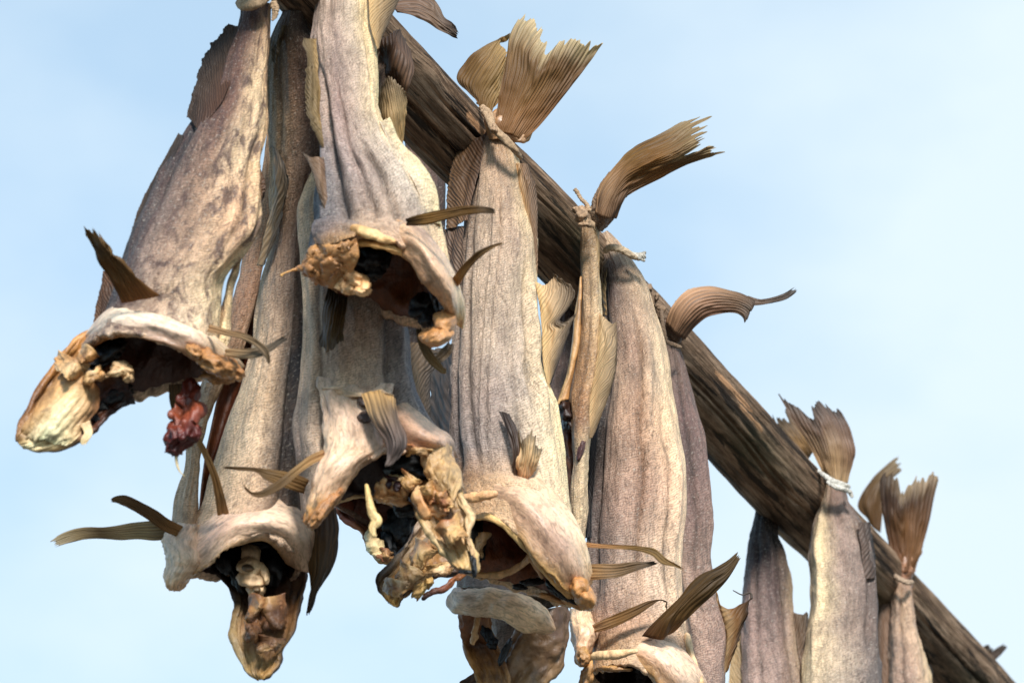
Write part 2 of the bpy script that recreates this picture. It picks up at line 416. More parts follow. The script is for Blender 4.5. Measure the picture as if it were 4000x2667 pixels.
def scraps(th, specs, mat, cols, seed=1, name='torn_flesh'):
    """crumpled ragged pieces of dried tissue, each a part: (px,py,dy,width,height,rot)"""
    for k, (px, py, dy, w_, h_, rot) in enumerate(specs):
        c, si = math.cos(rad(rot)), math.sin(rad(rot)); rnd = random.Random(seed * 31 + k)
        rows = []
        for v in (-.5, -.15, .2, .5):
            r = []
            for uu in (-.5, -.2, .15, .5):
                x, y = uu * w_ * (1.15 - .5 * (v + .5)) + rnd.uniform(-.07, .07) * w_, v * h_ + rnd.uniform(-.06, .06) * h_
                r.append((px + x * c - y * si, py + x * si + y * c, dy - .016 * (1 - (2 * uu) ** 2) + rnd.uniform(-.007, .007)))
            rows.append(r)
        sheet(name, th, rows, mat, [[cols[(k + a + b) % len(cols)] for a in range(3)] for b in range(3)], nu=44, nv=40, rays=5, amp=.0004, rag=.20, ragf=1.3, thick=.003, wav=.002, crumple=.0032, seed=seed + k * 5)

# ------------------------------------------------------------------ materials
def nodes(name):
    m = bpy.data.materials.new(name); m.use_nodes = True
    t = m.node_tree; b = t.nodes['Principled BSDF']
    return m, t, b
def N_(t, kind, **kw):
    n = t.nodes.new(kind)
    for k, v in kw.items():
        if k in n.inputs: n.inputs[k].default_value = v
        else: setattr(n, k, v)
    return n
def ramp(t, stops):
    r = t.nodes.new('ShaderNodeValToRGB'); e = r.color_ramp.elements
    while len(e) < len(stops): e.new(0.5)
    for x, (p, c) in zip(e, stops):
        x.position = p; x.color = (c if isinstance(c, tuple) else (c, c, c)) + (1,)
    return r
def mapped(t, src, scale, loc=(0, 0, 0)):
    tc = t.nodes.new('ShaderNodeTexCoord'); m = t.nodes.new('ShaderNodeMapping')
    m.inputs['Scale'].default_value = scale; m.inputs['Location'].default_value = loc
    t.links.new(tc.outputs[src], m.inputs[0]); return m
def mixrgb(t, mode, fac, a, b):
    m = t.nodes.new('ShaderNodeMixRGB'); m.blend_type = mode
    for s, x in ((0, fac), (1, a), (2, b)):
        if hasattr(x, 'links'): t.links.new(x, m.inputs[s])
        elif s == 0: m.inputs[0].default_value = x
        else: m.inputs[s].default_value = x + (1,)
    return m.outputs[0]

def skin(name, blotch=0.35, bs=(26, 11), bt=(.50, .66), fleck=.3, wrink=.3, rowamt=.75, bcol=(.13, .08, .06), seed=0.0, rough=0.55, bump=0.8, scale_=.8, sss=0.08, spec=.3):
    m, t, b = nodes(name); L = t.links.new
    at = N_(t, 'ShaderNodeAttribute', attribute_name='tint')
    big = N_(t, 'ShaderNodeTexNoise', Scale=1.0, Detail=6.0, Roughness=0.62); L(mapped(t, 'UV', (46, 22, 1), (seed, seed * 2, seed)).outputs[0], big.inputs[0])
    r1 = ramp(t, [(.3, .68), (.5, 1.02), (.72, 1.22)]); L(big.outputs[0], r1.inputs[0])
    c = mixrgb(t, 'MULTIPLY', 1.0, at.outputs['Color'], r1.outputs[0])
    # brown bruised patches
    bl = N_(t, 'ShaderNodeTexNoise', Scale=1.0, Detail=8.0, Roughness=0.72, Distortion=.6); L(mapped(t, 'UV', (bs[0], bs[1], 1), (seed * 3 + 5, seed, 2)).outputs[0], bl.inputs[0])
    r2 = ramp(t, [(bt[0], 0.0), (bt[1], 1.0)]); L(bl.outputs[0], r2.inputs[0])
    mm = N_(t, 'ShaderNodeMath', operation='MULTIPLY'); mm.inputs[1].default_value = blotch; L(r2.outputs[0], mm.inputs[0])
    c = mixrgb(t, 'MIX', mm.outputs[0], c, bcol)
    # rows of small scales and fine lengthwise creases
    wv = N_(t, 'ShaderNodeTexNoise', Scale=1.0, Detail=4.0, Roughness=.65, Distortion=1.2); L(mapped(t, 'UV', (480 * scale_, 150 * scale_, 1), (seed, 0, 0)).outputs[0], wv.inputs[0])
    r3 = ramp(t, [(.38, .52), (.49, .95), (.60, 1.15)]); L(wv.outputs[0], r3.inputs[0])
    c = mixrgb(t, 'MULTIPLY', .8, c, r3.outputs[0])
    vo = N_(t, 'ShaderNodeTexVoronoi', Scale=1.0); vo.feature = 'F1'; L(mapped(t, 'UV', (430 * scale_, 330 * scale_, 1), (0, seed, 0)).outputs[0], vo.inputs[0])
    # dark specks
    sp = N_(t, 'ShaderNodeTexVoronoi', Scale=1.0); L(mapped(t, 'UV', (110, 90, 1), (seed, 3, 0)).outputs[0], sp.inputs[0])
    r4 = ramp(t, [(.03, 0.15), (.10, 1.0)]); L(sp.outputs['Distance'], r4.inputs[0])
    c = mixrgb(t, 'MULTIPLY', .35, c, r4.outputs[0])
    # tight lengthwise wrinkles
    wr = N_(t, 'ShaderNodeTexNoise', Scale=1.0, Detail=3.0, Roughness=.55, Distortion=.5); L(mapped(t, 'UV', (120 * scale_, 15 * scale_, 1), (seed * 1.3, seed, 4)).outputs[0], wr.inputs[0])
    r8 = ramp(t, [(.44, 1.0), (.495, 0.0), (.505, 0.0), (.56, 1.0)]); L(wr.outputs[0], r8.inputs[0])
    r9 = ramp(t, [(0.0, .58), (.7, 1.0)]); L(r8.outputs[0], r9.inputs[0])
    c = mixrgb(t, 'MULTIPLY', wrink, c, r9.outputs[0])
    # oblique rows of tiny scales
    su = t.nodes.new('ShaderNodeTexCoord'); sxy = t.nodes.new('ShaderNodeSeparateXYZ'); L(su.outputs['UV'], sxy.inputs[0])
    dn = N_(t, 'ShaderNodeTexNoise', Scale=1.0, Detail=3.0, Roughness=.6); L(mapped(t, 'UV', (60, 40, 1), (2, seed, 0)).outputs[0], dn.inputs[0])
    k1 = N_(t, 'ShaderNodeMath', operation='MULTIPLY'); k1.inputs[1].default_value = 2100.0 * scale_; L(sxy.outputs[1], k1.inputs[0])
    k2 = N_(t, 'ShaderNodeMath', operation='MULTIPLY_ADD'); k2.inputs[1].default_value = 1100.0 * scale_; L(sxy.outputs[0], k2.inputs[0]); L(k1.outputs[0], k2.inputs[2])
    k3 = N_(t, 'ShaderNodeMath', operation='MULTIPLY_ADD'); k3.inputs[1].default_value = 34.0; L(dn.outputs[0], k3.inputs[0]); L(k2.outputs[0], k3.inputs[2])
    k4 = N_(t, 'ShaderNodeMath', operation='SINE'); L(k3.outputs[0], k4.inputs[0])
    k5 = N_(t, 'ShaderNodeMath', operation='MULTIPLY_ADD'); k5.inputs[1].default_value = .5; k5.inputs[2].default_value = .5; L(k4.outputs[0], k5.inputs[0])
    r10 = ramp(t, [(.05, .66), (.6, 1.06)]); L(k5.outputs[0], r10.inputs[0])
    c = mixrgb(t, 'MULTIPLY', rowamt, c, r10.outputs[0])
    # pale salt flecks
    fk = N_(t, 'ShaderNodeTexNoise', Scale=1.0, Detail=3.0, Roughness=.6); L(mapped(t, 'UV', (300, 240, 1), (seed + 1, 8, 0)).outputs[0], fk.inputs[0])
    r5 = ramp(t, [(.58, 0.0), (.68, fleck)]); L(fk.outputs[0], r5.inputs[0])
    c = mixrgb(t, 'MIX', r5.outputs[0], c, (.62, .56, .47))
    L(c, b.inputs['Base Color'])
    bu = N_(t, 'ShaderNodeBump', Strength=bump, Distance=.0026); L(wv.outputs[0], bu.inputs['Height'])
    b2 = N_(t, 'ShaderNodeBump', Strength=.3 * bump, Distance=.0012); L(vo.outputs['Distance'], b2.inputs['Height']); L(bu.outputs[0], b2.inputs['Normal'])
    b3 = N_(t, 'ShaderNodeBump', Strength=.4 * bump, Distance=.005); L(bl.outputs[0], b3.inputs['Height']); L(b2.outputs[0], b3.inputs['Normal'])
    b4 = N_(t, 'ShaderNodeBump', Strength=.28 * bump, Distance=.004); L(r8.outputs[0], b4.inputs['Height']); L(b3.outputs[0], b4.inputs['Normal'])
    b5 = N_(t, 'ShaderNodeBump', Strength=.35 * bump * rowamt, Distance=.0016); L(k5.outputs[0], b5.inputs['Height']); L(b4.outputs[0], b5.inputs['Normal'])
    L(b5.outputs[0], b.inputs['Normal'])
    rr = ramp(t, [(.3, rough - .1), (.7, rough + .12)]); L(big.outputs[0], rr.inputs[0]); L(rr.outputs[0], b.inputs['Roughness'])
    b.inputs['Specular IOR Level'].default_value = spec
    if sss:
        b.inputs['Subsurface Weight'].default_value = sss
        b.inputs['Subsurface Radius'].default_value = (.008, .004, .002); b.inputs['Subsurface Scale'].default_value = 1.0
    return m

def flesh(name, dark=(.055, .022, .012), amount=.6, rough=.42, seed=0., sc_=.5, bump=.42, sss=.0, calm=None):
    m, t, b = nodes(name); L = t.links.new
    at = N_(t, 'ShaderNodeAttribute', attribute_name='tint')
    n1 = N_(t, 'ShaderNodeTexNoise', Scale=60.0 * sc_, Detail=7.0, Roughness=.7, Distortion=.8); L(mapped(t, 'Object', (1, 1, 1), (seed, seed, 0)).outputs[0], n1.inputs[0])
    r1 = ramp(t, [(.36, 1.0), (.54, 0.0)]); L(n1.outputs[0], r1.inputs[0])
    mm = N_(t, 'ShaderNodeMath', operation='MULTIPLY'); mm.inputs[1].default_value = amount; L(r1.outputs[0], mm.inputs[0])
    c = mixrgb(t, 'MIX', mm.outputs[0], at.outputs['Color'], dark)
    n2 = N_(t, 'ShaderNodeTexNoise', Scale=150.0 * sc_, Detail=5.0, Roughness=.7); L(mapped(t, 'Object', (1, 1, .5), (seed, 1, 0)).outputs[0], n2.inputs[0])
    r2 = ramp(t, [(.3, .6), (.7, 1.3)]); L(n2.outputs[0], r2.inputs[0])
    c = mixrgb(t, 'MULTIPLY', .9, c, r2.outputs[0])
    if calm: c = mixrgb(t, 'MIX', calm[0], c, calm[1])
    L(c, b.inputs['Base Color'])
    bu = N_(t, 'ShaderNodeBump', Strength=bump, Distance=.004); L(n2.outputs[0], bu.inputs['Height'])
    b2 = N_(t, 'ShaderNodeBump', Strength=bump, Distance=.006); L(n1.outputs[0], b2.inputs['Height']); L(bu.outputs[0], b2.inputs['Normal'])
    L(b2.outputs[0], b.inputs['Normal'])
    b.inputs['Roughness'].default_value = rough; b.inputs['Specular IOR Level'].default_value = .45
    return m

def finmat(name, seed=0., warm=(1.08, 1.0, .90), trans=.5, dark=.24, rough=.5):
    m, t, b = nodes(name); L = t.links.new
    at = N_(t, 'ShaderNodeAttribute', attribute_name='tint')
    tc = t.nodes.new('ShaderNodeTexCoord'); sx = t.nodes.new('ShaderNodeSeparateXYZ'); L(tc.outputs['UV'], sx.inputs[0])
    nz = N_(t, 'ShaderNodeTexNoise', Scale=1.0, Detail=4.0, Roughness=.6); L(mapped(t, 'UV', (.35, 26, 1), (seed, seed, 0)).outputs[0], nz.inputs[0])
    ad = N_(t, 'ShaderNodeMath', operation='MULTIPLY_ADD'); ad.inputs[1].default_value = .5; L(nz.outputs[0], ad.inputs[0]); L(sx.outputs[0], ad.inputs[2])
    mu = N_(t, 'ShaderNodeMath', operation='MULTIPLY'); mu.inputs[1].default_value = 6.2832; L(ad.outputs[0], mu.inputs[0])
    si = N_(t, 'ShaderNodeMath', operation='SINE'); L(mu.outputs[0], si.inputs[0])
    r = ramp(t, [(0.0, 1 - dark), (.75, 1.12)])
    m2 = N_(t, 'ShaderNodeMath', operation='MULTIPLY_ADD'); m2.inputs[1].default_value = .5; m2.inputs[2].default_value = .5; L(si.outputs[0], m2.inputs[0]); L(m2.outputs[0], r.inputs[0])
    uv_ = N_(t, 'ShaderNodeTexNoise', Scale=1.0, Detail=2.0); L(mapped(t, 'UV', (.45, 14, 1), (seed + 9, 2, 0)).outputs[0], uv_.inputs[0])
    r0 = ramp(t, [(.36, .12), (.62, 1.0)]); L(uv_.outputs[0], r0.inputs[0])
    c = mixrgb(t, 'MULTIPLY', r0.outputs[0], at.outputs['Color'], r.outputs[0])
    c = mixrgb(t, 'MULTIPLY', 1.0, c, warm)
    st = N_(t, 'ShaderNodeTexNoise', Scale=1.0, Detail=6.0, Roughness=.7); L(mapped(t, 'UV', (5.5, 18, 1), (seed + 4, 1, 0)).outputs[0], st.inputs[0])
    r2 = ramp(t, [(.30, .42), (.62, 1.25)]); L(st.outputs[0], r2.inputs[0])
    c = mixrgb(t, 'MULTIPLY', .85, c, r2.outputs[0])
    L(c, b.inputs['Base Color']); b.inputs['Roughness'].default_value = rough; b.inputs['Specular IOR Level'].default_value = .35
    bu = N_(t, 'ShaderNodeBump', Strength=.6, Distance=.0012); L(m2.outputs[0], bu.inputs['Height'])
    b2 = N_(t, 'ShaderNodeBump', Strength=.5, Distance=.001); L(st.outputs[0], b2.inputs['Height']); L(bu.outputs[0], b2.inputs['Normal']); L(b2.outputs[0], b.inputs['Normal'])
    tr = t.nodes.new('ShaderNodeBsdfTranslucent'); L(c, tr.inputs['Color']); L(b2.outputs[0], tr.inputs['Normal'])
    mi = t.nodes.new('ShaderNodeMixShader'); mi.inputs[0].default_value = trans
    L(b.outputs[0], mi.inputs[1]); L(tr.outputs[0], mi.inputs[2]); L(mi.outputs[0], t.nodes['Material Output'].inputs[0])
    return m

CREAM = (.64, .51, .34); PEACH = (.58, .40, .26); TAUPE = (.38, .30, .235); GREY = (.30, .27, .255); DGREY = (.105, .10, .11)
SLATE = (.17, .18, .21); BROWN = (.20, .12, .07); DBROWN = (.075, .043, .028); AMBER = (.52, .26, .065); BLACK = (.012, .012, .014)
BONE = (.72, .61, .43); FIN = (.30, .20, .10); FINP = (.46, .38, .25); FIND = (.085, .062, .045); PURP = (.255, .19, .175); ROSE = (.45, .30, .21)
WINE = (.10, .03, .018); RUST = (.26, .10, .035); PALE = (.56, .46, .36); LILAC = (.43, .345, .29)

M_skin = [skin('dried_skin_%d' % i, blotch=b_, seed=i * 3.7, bcol=bc) for i, (b_, bc) in enumerate(
    [(.3, (.14, .075, .055)), (.35, (.24, .16, .11)), (.3, (.22, .16, .14)), (.45, (.20, .14, .11)), (.5, (.17, .11, .085)), (.5, (.10, .065, .05))])]
M_skin[0] = skin('bruised_skin', blotch=.85, seed=2.2, bcol=(.085, .045, .038), bs=(58, 26), bt=(.47, .60))
M_collar = skin('collar_skin', blotch=.35, seed=41., bcol=(.20, .11, .075), rough=.40, bump=.28, scale_=.45, sss=.15, spec=.45, fleck=.1, wrink=.15, rowamt=.15)
M_flesh = flesh('torn_flesh')
M_amber = flesh('amber_flesh', dark=(.20, .075, .02), amount=.7, rough=.32, seed=4., sc_=1.1, calm=(.34, (.34, .22, .12)))
M_cav = flesh('cavity_lining', dark=(.05, .02, .01), amount=.8, rough=.38, seed=9., sc_=.5, bump=.6)
M_black = flesh('black_membrane', dark=(.004, .004, .005), amount=.8, rough=.5, seed=2., sc_=.9)
M_bone = flesh('bone', dark=(.28, .14, .06), amount=.5, rough=.45, seed=6., sc_=.7, bump=.4)
M_fin = finmat('fin_rays'); M_finp = finmat('pale_fin_rays', 3., (1.04, 1.0, .93), .45, .34); M_find = finmat('dark_fin_rays', 7., (1.1, .98, .86), .2, .52)
M_blood = flesh('blood_clot', dark=(.035, .004, .002), amount=.65, rough=.42, seed=3., sc_=.6, bump=.3)
M_twine = flesh('twine_fibre', dark=(.12, .08, .05), amount=.5, rough=.8, seed=1., sc_=2.5)
# ------------------------------------------------------------------ ground far below, and the pole
def wood():
    m, t, b = nodes('weathered_pole_wood'); L = t.links.new
    big = N_(t, 'ShaderNodeTexNoise', Scale=1.0, Detail=8.0, Roughness=.7, Distortion=.25); L(mapped(t, 'UV', (30, 6, 1)).outputs[0], big.inputs[0])
    r1 = ramp(t, [(.32, (.045, .027, .017)), (.48, (.165, .102, .062)), (.62, (.34, .225, .145))]); L(big.outputs[0], r1.inputs[0])
    fi = N_(t, 'ShaderNodeTexNoise', Scale=1.0, Detail=7.0, Roughness=.75); L(mapped(t, 'UV', (190, 6, 1), (3, 1, 0)).outputs[0], fi.inputs[0])
    r2 = ramp(t, [(.36, .30), (.50, .95), (.64, 1.35)]); L(fi.outputs[0], r2.inputs[0])
    c = mixrgb(t, 'MULTIPLY', 1.0, r1.outputs[0], r2.outputs[0])
    bk = N_(t, 'ShaderNodeTexNoise', Scale=1.0, Detail=9.0, Roughness=.72, Distortion=.3); L(mapped(t, 'UV', (46, 3.4, 1), (11, 4, 0)).outputs[0], bk.inputs[0])
    r6 = ramp(t, [(.53, 0.0), (.565, .9)]); L(bk.outputs[0], r6.inputs[0])
    c = mixrgb(t, 'MIX', r6.outputs[0], c, (.022, .017, .014))          # bark left on
    pl = N_(t, 'ShaderNodeTexNoise', Scale=1.0, Detail=8.0, Roughness=.7); L(mapped(t, 'UV', (70, 5, 1), (2, 9, 0)).outputs[0], pl.inputs[0])
    r7 = ramp(t, [(.57, 0.0), (.61, .42)]); L(pl.outputs[0], r7.inputs[0])
    c = mixrgb(t, 'MIX', r7.outputs[0], c, (.30, .20, .125))             # bleached grain
    at = N_(t, 'ShaderNodeAttribute', attribute_name='tint')          # R = peeled patch, G = algae
    sx = t.nodes.new('ShaderNodeSeparateColor'); L(at.outputs['Color'], sx.inputs[0])
    ed = N_(t, 'ShaderNodeTexNoise', Scale=1.0, Detail=5.0, Roughness=.7); L(mapped(t, 'UV', (60, 22, 1), (7, 1, 0)).outputs[0], ed.inputs[0])
    ad = N_(t, 'ShaderNodeMath', operation='ADD'); L(ed.outputs[0], ad.inputs[0]); L(sx.outputs[0], ad.inputs[1])
    r3 = ramp(t, [(.98, 0.0), (1.04, 1.0)]); sc1 = N_(t, 'ShaderNodeMath', operation='MULTIPLY'); sc1.inputs[1].default_value = .72
    L(ad.outputs[0], sc1.inputs[0]); L(sc1.outputs[0], r3.inputs[0])
    r3.color_ramp.elements[0].position = .70; r3.color_ramp.elements[1].position = .76
    c = mixrgb(t, 'MIX', r3.outputs[0], c, (.50, .27, .14))
    gm = N_(t, 'ShaderNodeMath', operation='MULTIPLY'); L(sx.outputs[1], gm.inputs[0]); L(ed.outputs[0], gm.inputs[1])
    c = mixrgb(t, 'MIX', gm.outputs[0], c, (.075, .072, .035))
    L(c, b.inputs['Base Color']); b.inputs['Roughness'].default_value = .85; b.inputs['Specular IOR Level'].default_value = .08
    b1 = N_(t, 'ShaderNodeBump', Strength=.8, Distance=.005); L(fi.outputs[0], b1.inputs['Height'])
    b2 = N_(t, 'ShaderNodeBump', Strength=.6, Distance=.008); L(bk.outputs[0], b2.inputs['Height']); L(b1.outputs[0], b2.inputs['Normal']); L(b2.outputs[0], b.inputs['Normal'])
    return m
def pc(x): return 180 + (x - 1440) * 1.0608
PZ = 3.9308
def pole_at(x):
    a, b, c = ray(x, pc(x)); k = (PZ - CAM_Z) / c
    return np.array([a * k, b * k, PZ])
def PY(x): return float(pole_at(x)[1])

gv = [(-3000, -3000, 0), (3000, -3000, 0), (3000, 3000, 0), (-3000, 3000, 0)]
gm_, gt, gb = nodes('gravel'); gn = N_(gt, 'ShaderNodeTexNoise', Scale=9.0, Detail=8.0, Roughness=.7); gt.links.new(mapped(gt, 'Object', (1, 1, 1)).outputs[0], gn.inputs[0])
gr = ramp(gt, [(.3, (.05, .047, .04)), (.7, (.13, .12, .10))]); gt.links.new(gn.outputs[0], gr.inputs[0]); gt.links.new(gr.outputs[0], gb.inputs['Base Color'])
g = link('ground', np.array(gv, float), [(0, 1, 2, 3)], gm_, None, smooth=False); g['kind'] = 'structure'

class Obj0: pass
def make_pole():
    A, B = pole_at(560), pole_at(4700)
    nl, ns = 560, 240
    e = np.linspace(0, 1, nl); a = np.linspace(0, 2 * np.pi, ns, endpoint=False)
    ax = (B - A); ln = np.linalg.norm(ax); ax /= ln
    up = np.array([0, 0, 1.0]); sd = np.cross(ax, up); sd /= np.linalg.norm(sd)
    c = A + np.outer(e, B - A)
    s = e * ln
    xm = np.linspace(560, 4700, 200); sm = np.array([np.linalg.norm(pole_at(x) - A) for x in xm])
    px = np.interp(s, sm, xm)
    R = np.interp(px, [560, 1440, 3282, 4000, 4700], [.0475, .0495, .0592, .0615, .063])
    R = R * (1 + .02 * vnoise(np.stack([s * 5, s * 0, s * 0], -1), 5))
    c = c + .004 * fbm(np.stack([s * 1.5, s * 0, s * 0], -1), 3, 2)[:, None] * up + .004 * fbm(np.stack([s * 1.5, s * 0 + 5, s * 0], -1), 4, 2)[:, None] * sd
    S, Ag = np.meshgrid(s, a, indexing='ij'); PX = np.broadcast_to(px[:, None], S.shape)
    q = np.stack([np.cos(Ag) * 1.4, np.sin(Ag) * 1.4, S * 5], -1)
    rr = R[:, None] * (1 + .035 * fbm(q, 2, 4))
    rr = rr + .0009 * fbm(np.stack([np.cos(Ag) * 9, np.sin(Ag) * 9, S * 9], -1), 8, 3)
    # angle 0 = towards the side (right/front), 90 = top. Lengthwise cracks facing the camera
    for (a0, wob, x0, x1, wd, dp) in ((-30, 5, 1500, 2100, 2.2, .004), (-48, 4, 2500, 3100, 2.2, .004), (-70, 3, 1200, 1990, 3.4, .007), (-74, 4, 2080, 2330, 3, .006), (-58, 5, 2600, 3200, 2.5, .004), (-40, 4, 3400, 4000, 2.5, .004), (-105, 6, 900, 2400, 2.5, .003)):
        cc = rad(a0) + rad(wob) * vnoise(np.stack([S * 6, S * 0 + a0, S * 0], -1), 6)
        d = (Ag - cc + np.pi) % (2 * np.pi) - np.pi
        w_ = np.clip((PX - x0) / 150, 0, 1) * np.clip((x1 - PX) / 150, 0, 1)
        rr = rr - 1.5 * dp * w_ * np.exp(-(d / rad(wd)) ** 2)
    for (x0, a0, h) in ((1545, -10, .006), (2440, -15, .007), (3740, -20, .006), (2950, -45, .005), (1860, -60, .004)):   # knots
        s0 = np.interp(x0, px, s); d = (Ag - rad(a0) + np.pi) % (2 * np.pi) - np.pi
        rr = rr + h * np.exp(-((S - s0) / .03) ** 2 - (d * R[:, None] / .022) ** 2)
    W = c[:, None] + rr[..., None] * (np.cos(Ag)[..., None] * sd + np.sin(Ag)[..., None] * up)
    C = np.zeros(W.shape)
    for (x0, a0, sl, sa, v) in ((1740, -14, .06, 9, .62), (1650, -6, .06, 8, .5), (2720, -8, .11, 8, .62), (2790, -20, .08, 6, .55), (3230, -45, .05, 30, .5), (3420, -25, .05, 25, .45), (1905, -30, .03, 20, .55), (2220, -40, .03, 14, .45), (3000, -4, .2, 6, .35), (3700, -10, .3, 16, .33), (2480, 5, .2, 8, .3), (1250, -70, .05, 9, .4)):
        s0 = np.interp(x0, px, s); d = (Ag - rad(a0) + np.pi) % (2 * np.pi) - np.pi
        C[..., 0] = np.maximum(C[..., 0], v * np.exp(-((S - s0) / sl) ** 4 - (d / rad(sa)) ** 4))
    for (x0, a0) in ((2840, -55), (2880, -40), (3350, -70), (3720, -55), (2150, -25)):
        s0 = np.interp(x0, px, s); d = (Ag - rad(a0) + np.pi) % (2 * np.pi) - np.pi
        C[..., 1] = np.maximum(C[..., 1], .9 * np.exp(-((S - s0) / .09) ** 2 - (d / rad(22)) ** 2))
    UV = np.stack([Ag * .055, S], -1)
    th = Obj0(); th.loc = A
    Fc = grid_faces(nl, ns, True) + [list(range(ns)), [(nl - 1) * ns + i for i in range(ns)][::-1]]
    me = link('wooden_pole', W.reshape(-1, 3), Fc, wood(), None, UV.reshape(-1, 2), C.reshape(-1, 3))
    me['label'] = 'weathered round wooden pole running diagonally with fish tied over it'; me['category'] = 'pole'
    return me
make_pole()

GR = 'dried fish hung from the pole'
def fish(label, px, py, Y): return Thing('dried_fish', label, 'dried fish', px, py, Y, GR)
def E(l, r, df=.03, db=.03, dy=0., pw=2.3): return (l, r, df, db, dy, 11, pw)
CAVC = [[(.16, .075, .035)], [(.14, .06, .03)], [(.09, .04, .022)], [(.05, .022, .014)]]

# ================================================================== the leftmost fish
f = fish('leftmost mottled fish with brown bruises, a dark red clot dangling from its cut end', 1005, 10, 3.38)
rows = [E((948,5),(1058,14),.022,.022,.05), E((930,95),(1056,112),.022,.022,.04), E((893,205),(1049,250),.026,.026,.03), E((838,340),(1044,395),.03,.028,.02), E((770,445),(1042,505),.034,.03,.01),
        E((705,550),(1016,620),.036,.032,0), E((625,690),(1013,775),.038,.034,-.005), E((560,825),(1000,890),.040,.036,-.01), E((505,960),(945,1000),.042,.038,-.01), E((470,1070),(880,1085),.042,.042,-.01), E((432,1160),(866,1190),.044,.046,-.005),
        dict(f=[(392,1240,.02),(420,1240,-.02),(500,1235,-.045),(600,1255,-.055),(700,1290,-.055),(790,1330,-.04),(850,1350,0)], b=[(392,1240,.02),(450,1300,.06),(600,1350,.075),(740,1370,.07),(850,1350,0)]),
        dict(f=[(315,1350,.01),(365,1318,-.02),(430,1300,-.05),(500,1296,-.06),(575,1310,-.06),(650,1334,-.058),(725,1370,-.05),(800,1418,-.035),(890,1460,.02)], b=[(315,1350,.01),(380,1480,.05),(440,1562,.07),(525,1564,.085),(655,1536,.085),(780,1492,.07),(890,1460,.02)])]
cF1 = [[(.13,.10,.09),(.15,.09,.07),(.20,.12,.09),(.26,.17,.12),(.34,.23,.15),(.40,.27,.17)],[(.10,.085,.075),(.17,.105,.08),(.20,.125,.10),(.30,.21,.15),(.42,.31,.21),(.44,.30,.19)],[(.09,.08,.075),(.19,.125,.10),(.22,.145,.115),(.44,.34,.25),(.54,.43,.31),(.48,.34,.21)],[(.09,.08,.08),(.21,.145,.115),(.24,.155,.125),(.52,.41,.30),(.58,.47,.34),(.50,.36,.23)],[(.085,.08,.085),(.22,.16,.13),(.25,.165,.13),(.54,.43,.32),(.60,.48,.35),(.50,.36,.23)],[(.085,.08,.085),(.24,.18,.15),(.30,.21,.165),(.54,.43,.32),(.60,.48,.35),(.54,.40,.26)],  # darker top rows: pole shadow painted over the brown bruising
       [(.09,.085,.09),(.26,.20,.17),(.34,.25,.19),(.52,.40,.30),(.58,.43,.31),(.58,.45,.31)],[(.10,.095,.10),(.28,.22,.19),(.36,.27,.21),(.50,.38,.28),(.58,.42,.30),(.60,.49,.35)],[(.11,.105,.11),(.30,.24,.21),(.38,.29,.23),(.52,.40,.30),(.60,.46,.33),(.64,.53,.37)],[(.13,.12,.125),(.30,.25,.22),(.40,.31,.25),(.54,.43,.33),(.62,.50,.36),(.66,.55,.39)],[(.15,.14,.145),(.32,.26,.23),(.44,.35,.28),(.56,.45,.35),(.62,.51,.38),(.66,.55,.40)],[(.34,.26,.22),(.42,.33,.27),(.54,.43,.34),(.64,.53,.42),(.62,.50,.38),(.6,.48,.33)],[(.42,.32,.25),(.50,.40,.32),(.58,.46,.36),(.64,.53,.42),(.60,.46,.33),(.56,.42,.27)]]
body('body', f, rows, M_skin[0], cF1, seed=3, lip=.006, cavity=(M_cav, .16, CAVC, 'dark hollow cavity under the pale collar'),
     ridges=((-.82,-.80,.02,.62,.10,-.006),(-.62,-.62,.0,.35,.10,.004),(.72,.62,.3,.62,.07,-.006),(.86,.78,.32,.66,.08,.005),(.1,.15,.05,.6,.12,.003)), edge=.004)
band('collar', f, [(330,1322),(380,1268),(450,1222),(540,1218),(640,1240),(740,1285),(820,1330),(900,1400),(940,1440)], [(318,1362),(366,1345),(432,1316),(500,1318),(580,1330),(655,1352),(735,1392),(800,1432),(880,1470)], M_collar, [[(0.45,0.36,0.297),(0.54,0.441,0.342),(0.54,0.441,0.342),(0.522,0.423,0.315)],[(0.54,0.441,0.36),(0.612,0.522,0.423),(0.594,0.495,0.396),(0.576,0.468,0.342)],[(0.522,0.423,0.342),(0.63,0.54,0.45),(0.54,0.441,0.36),(0.54,0.396,0.243)],[(0.432,0.315,0.225),(0.522,0.414,0.342),(0.45,0.342,0.279),(0.504,0.324,0.153)],[(0.396,0.252,0.117),(0.378,0.252,0.153),(0.45,0.27,0.108)]], dyo=-.047, dyr=-.066, dyi=-.058, crumple=.003, seed=5)
blobs('amber_flesh', f, [(760,1372,-.055,38,24,.016,40),(820,1408,-.045,58,34,.018,35),(872,1432,-.025,62,38,.020,20),(915,1450,.0,38,30,.018,40),(850,1470,.03,60,26,.02,5)], M_amber, [[(.56,.34,.12)],[(.52,.28,.08)],[(.45,.21,.05)]], seed=11, amp=.32)
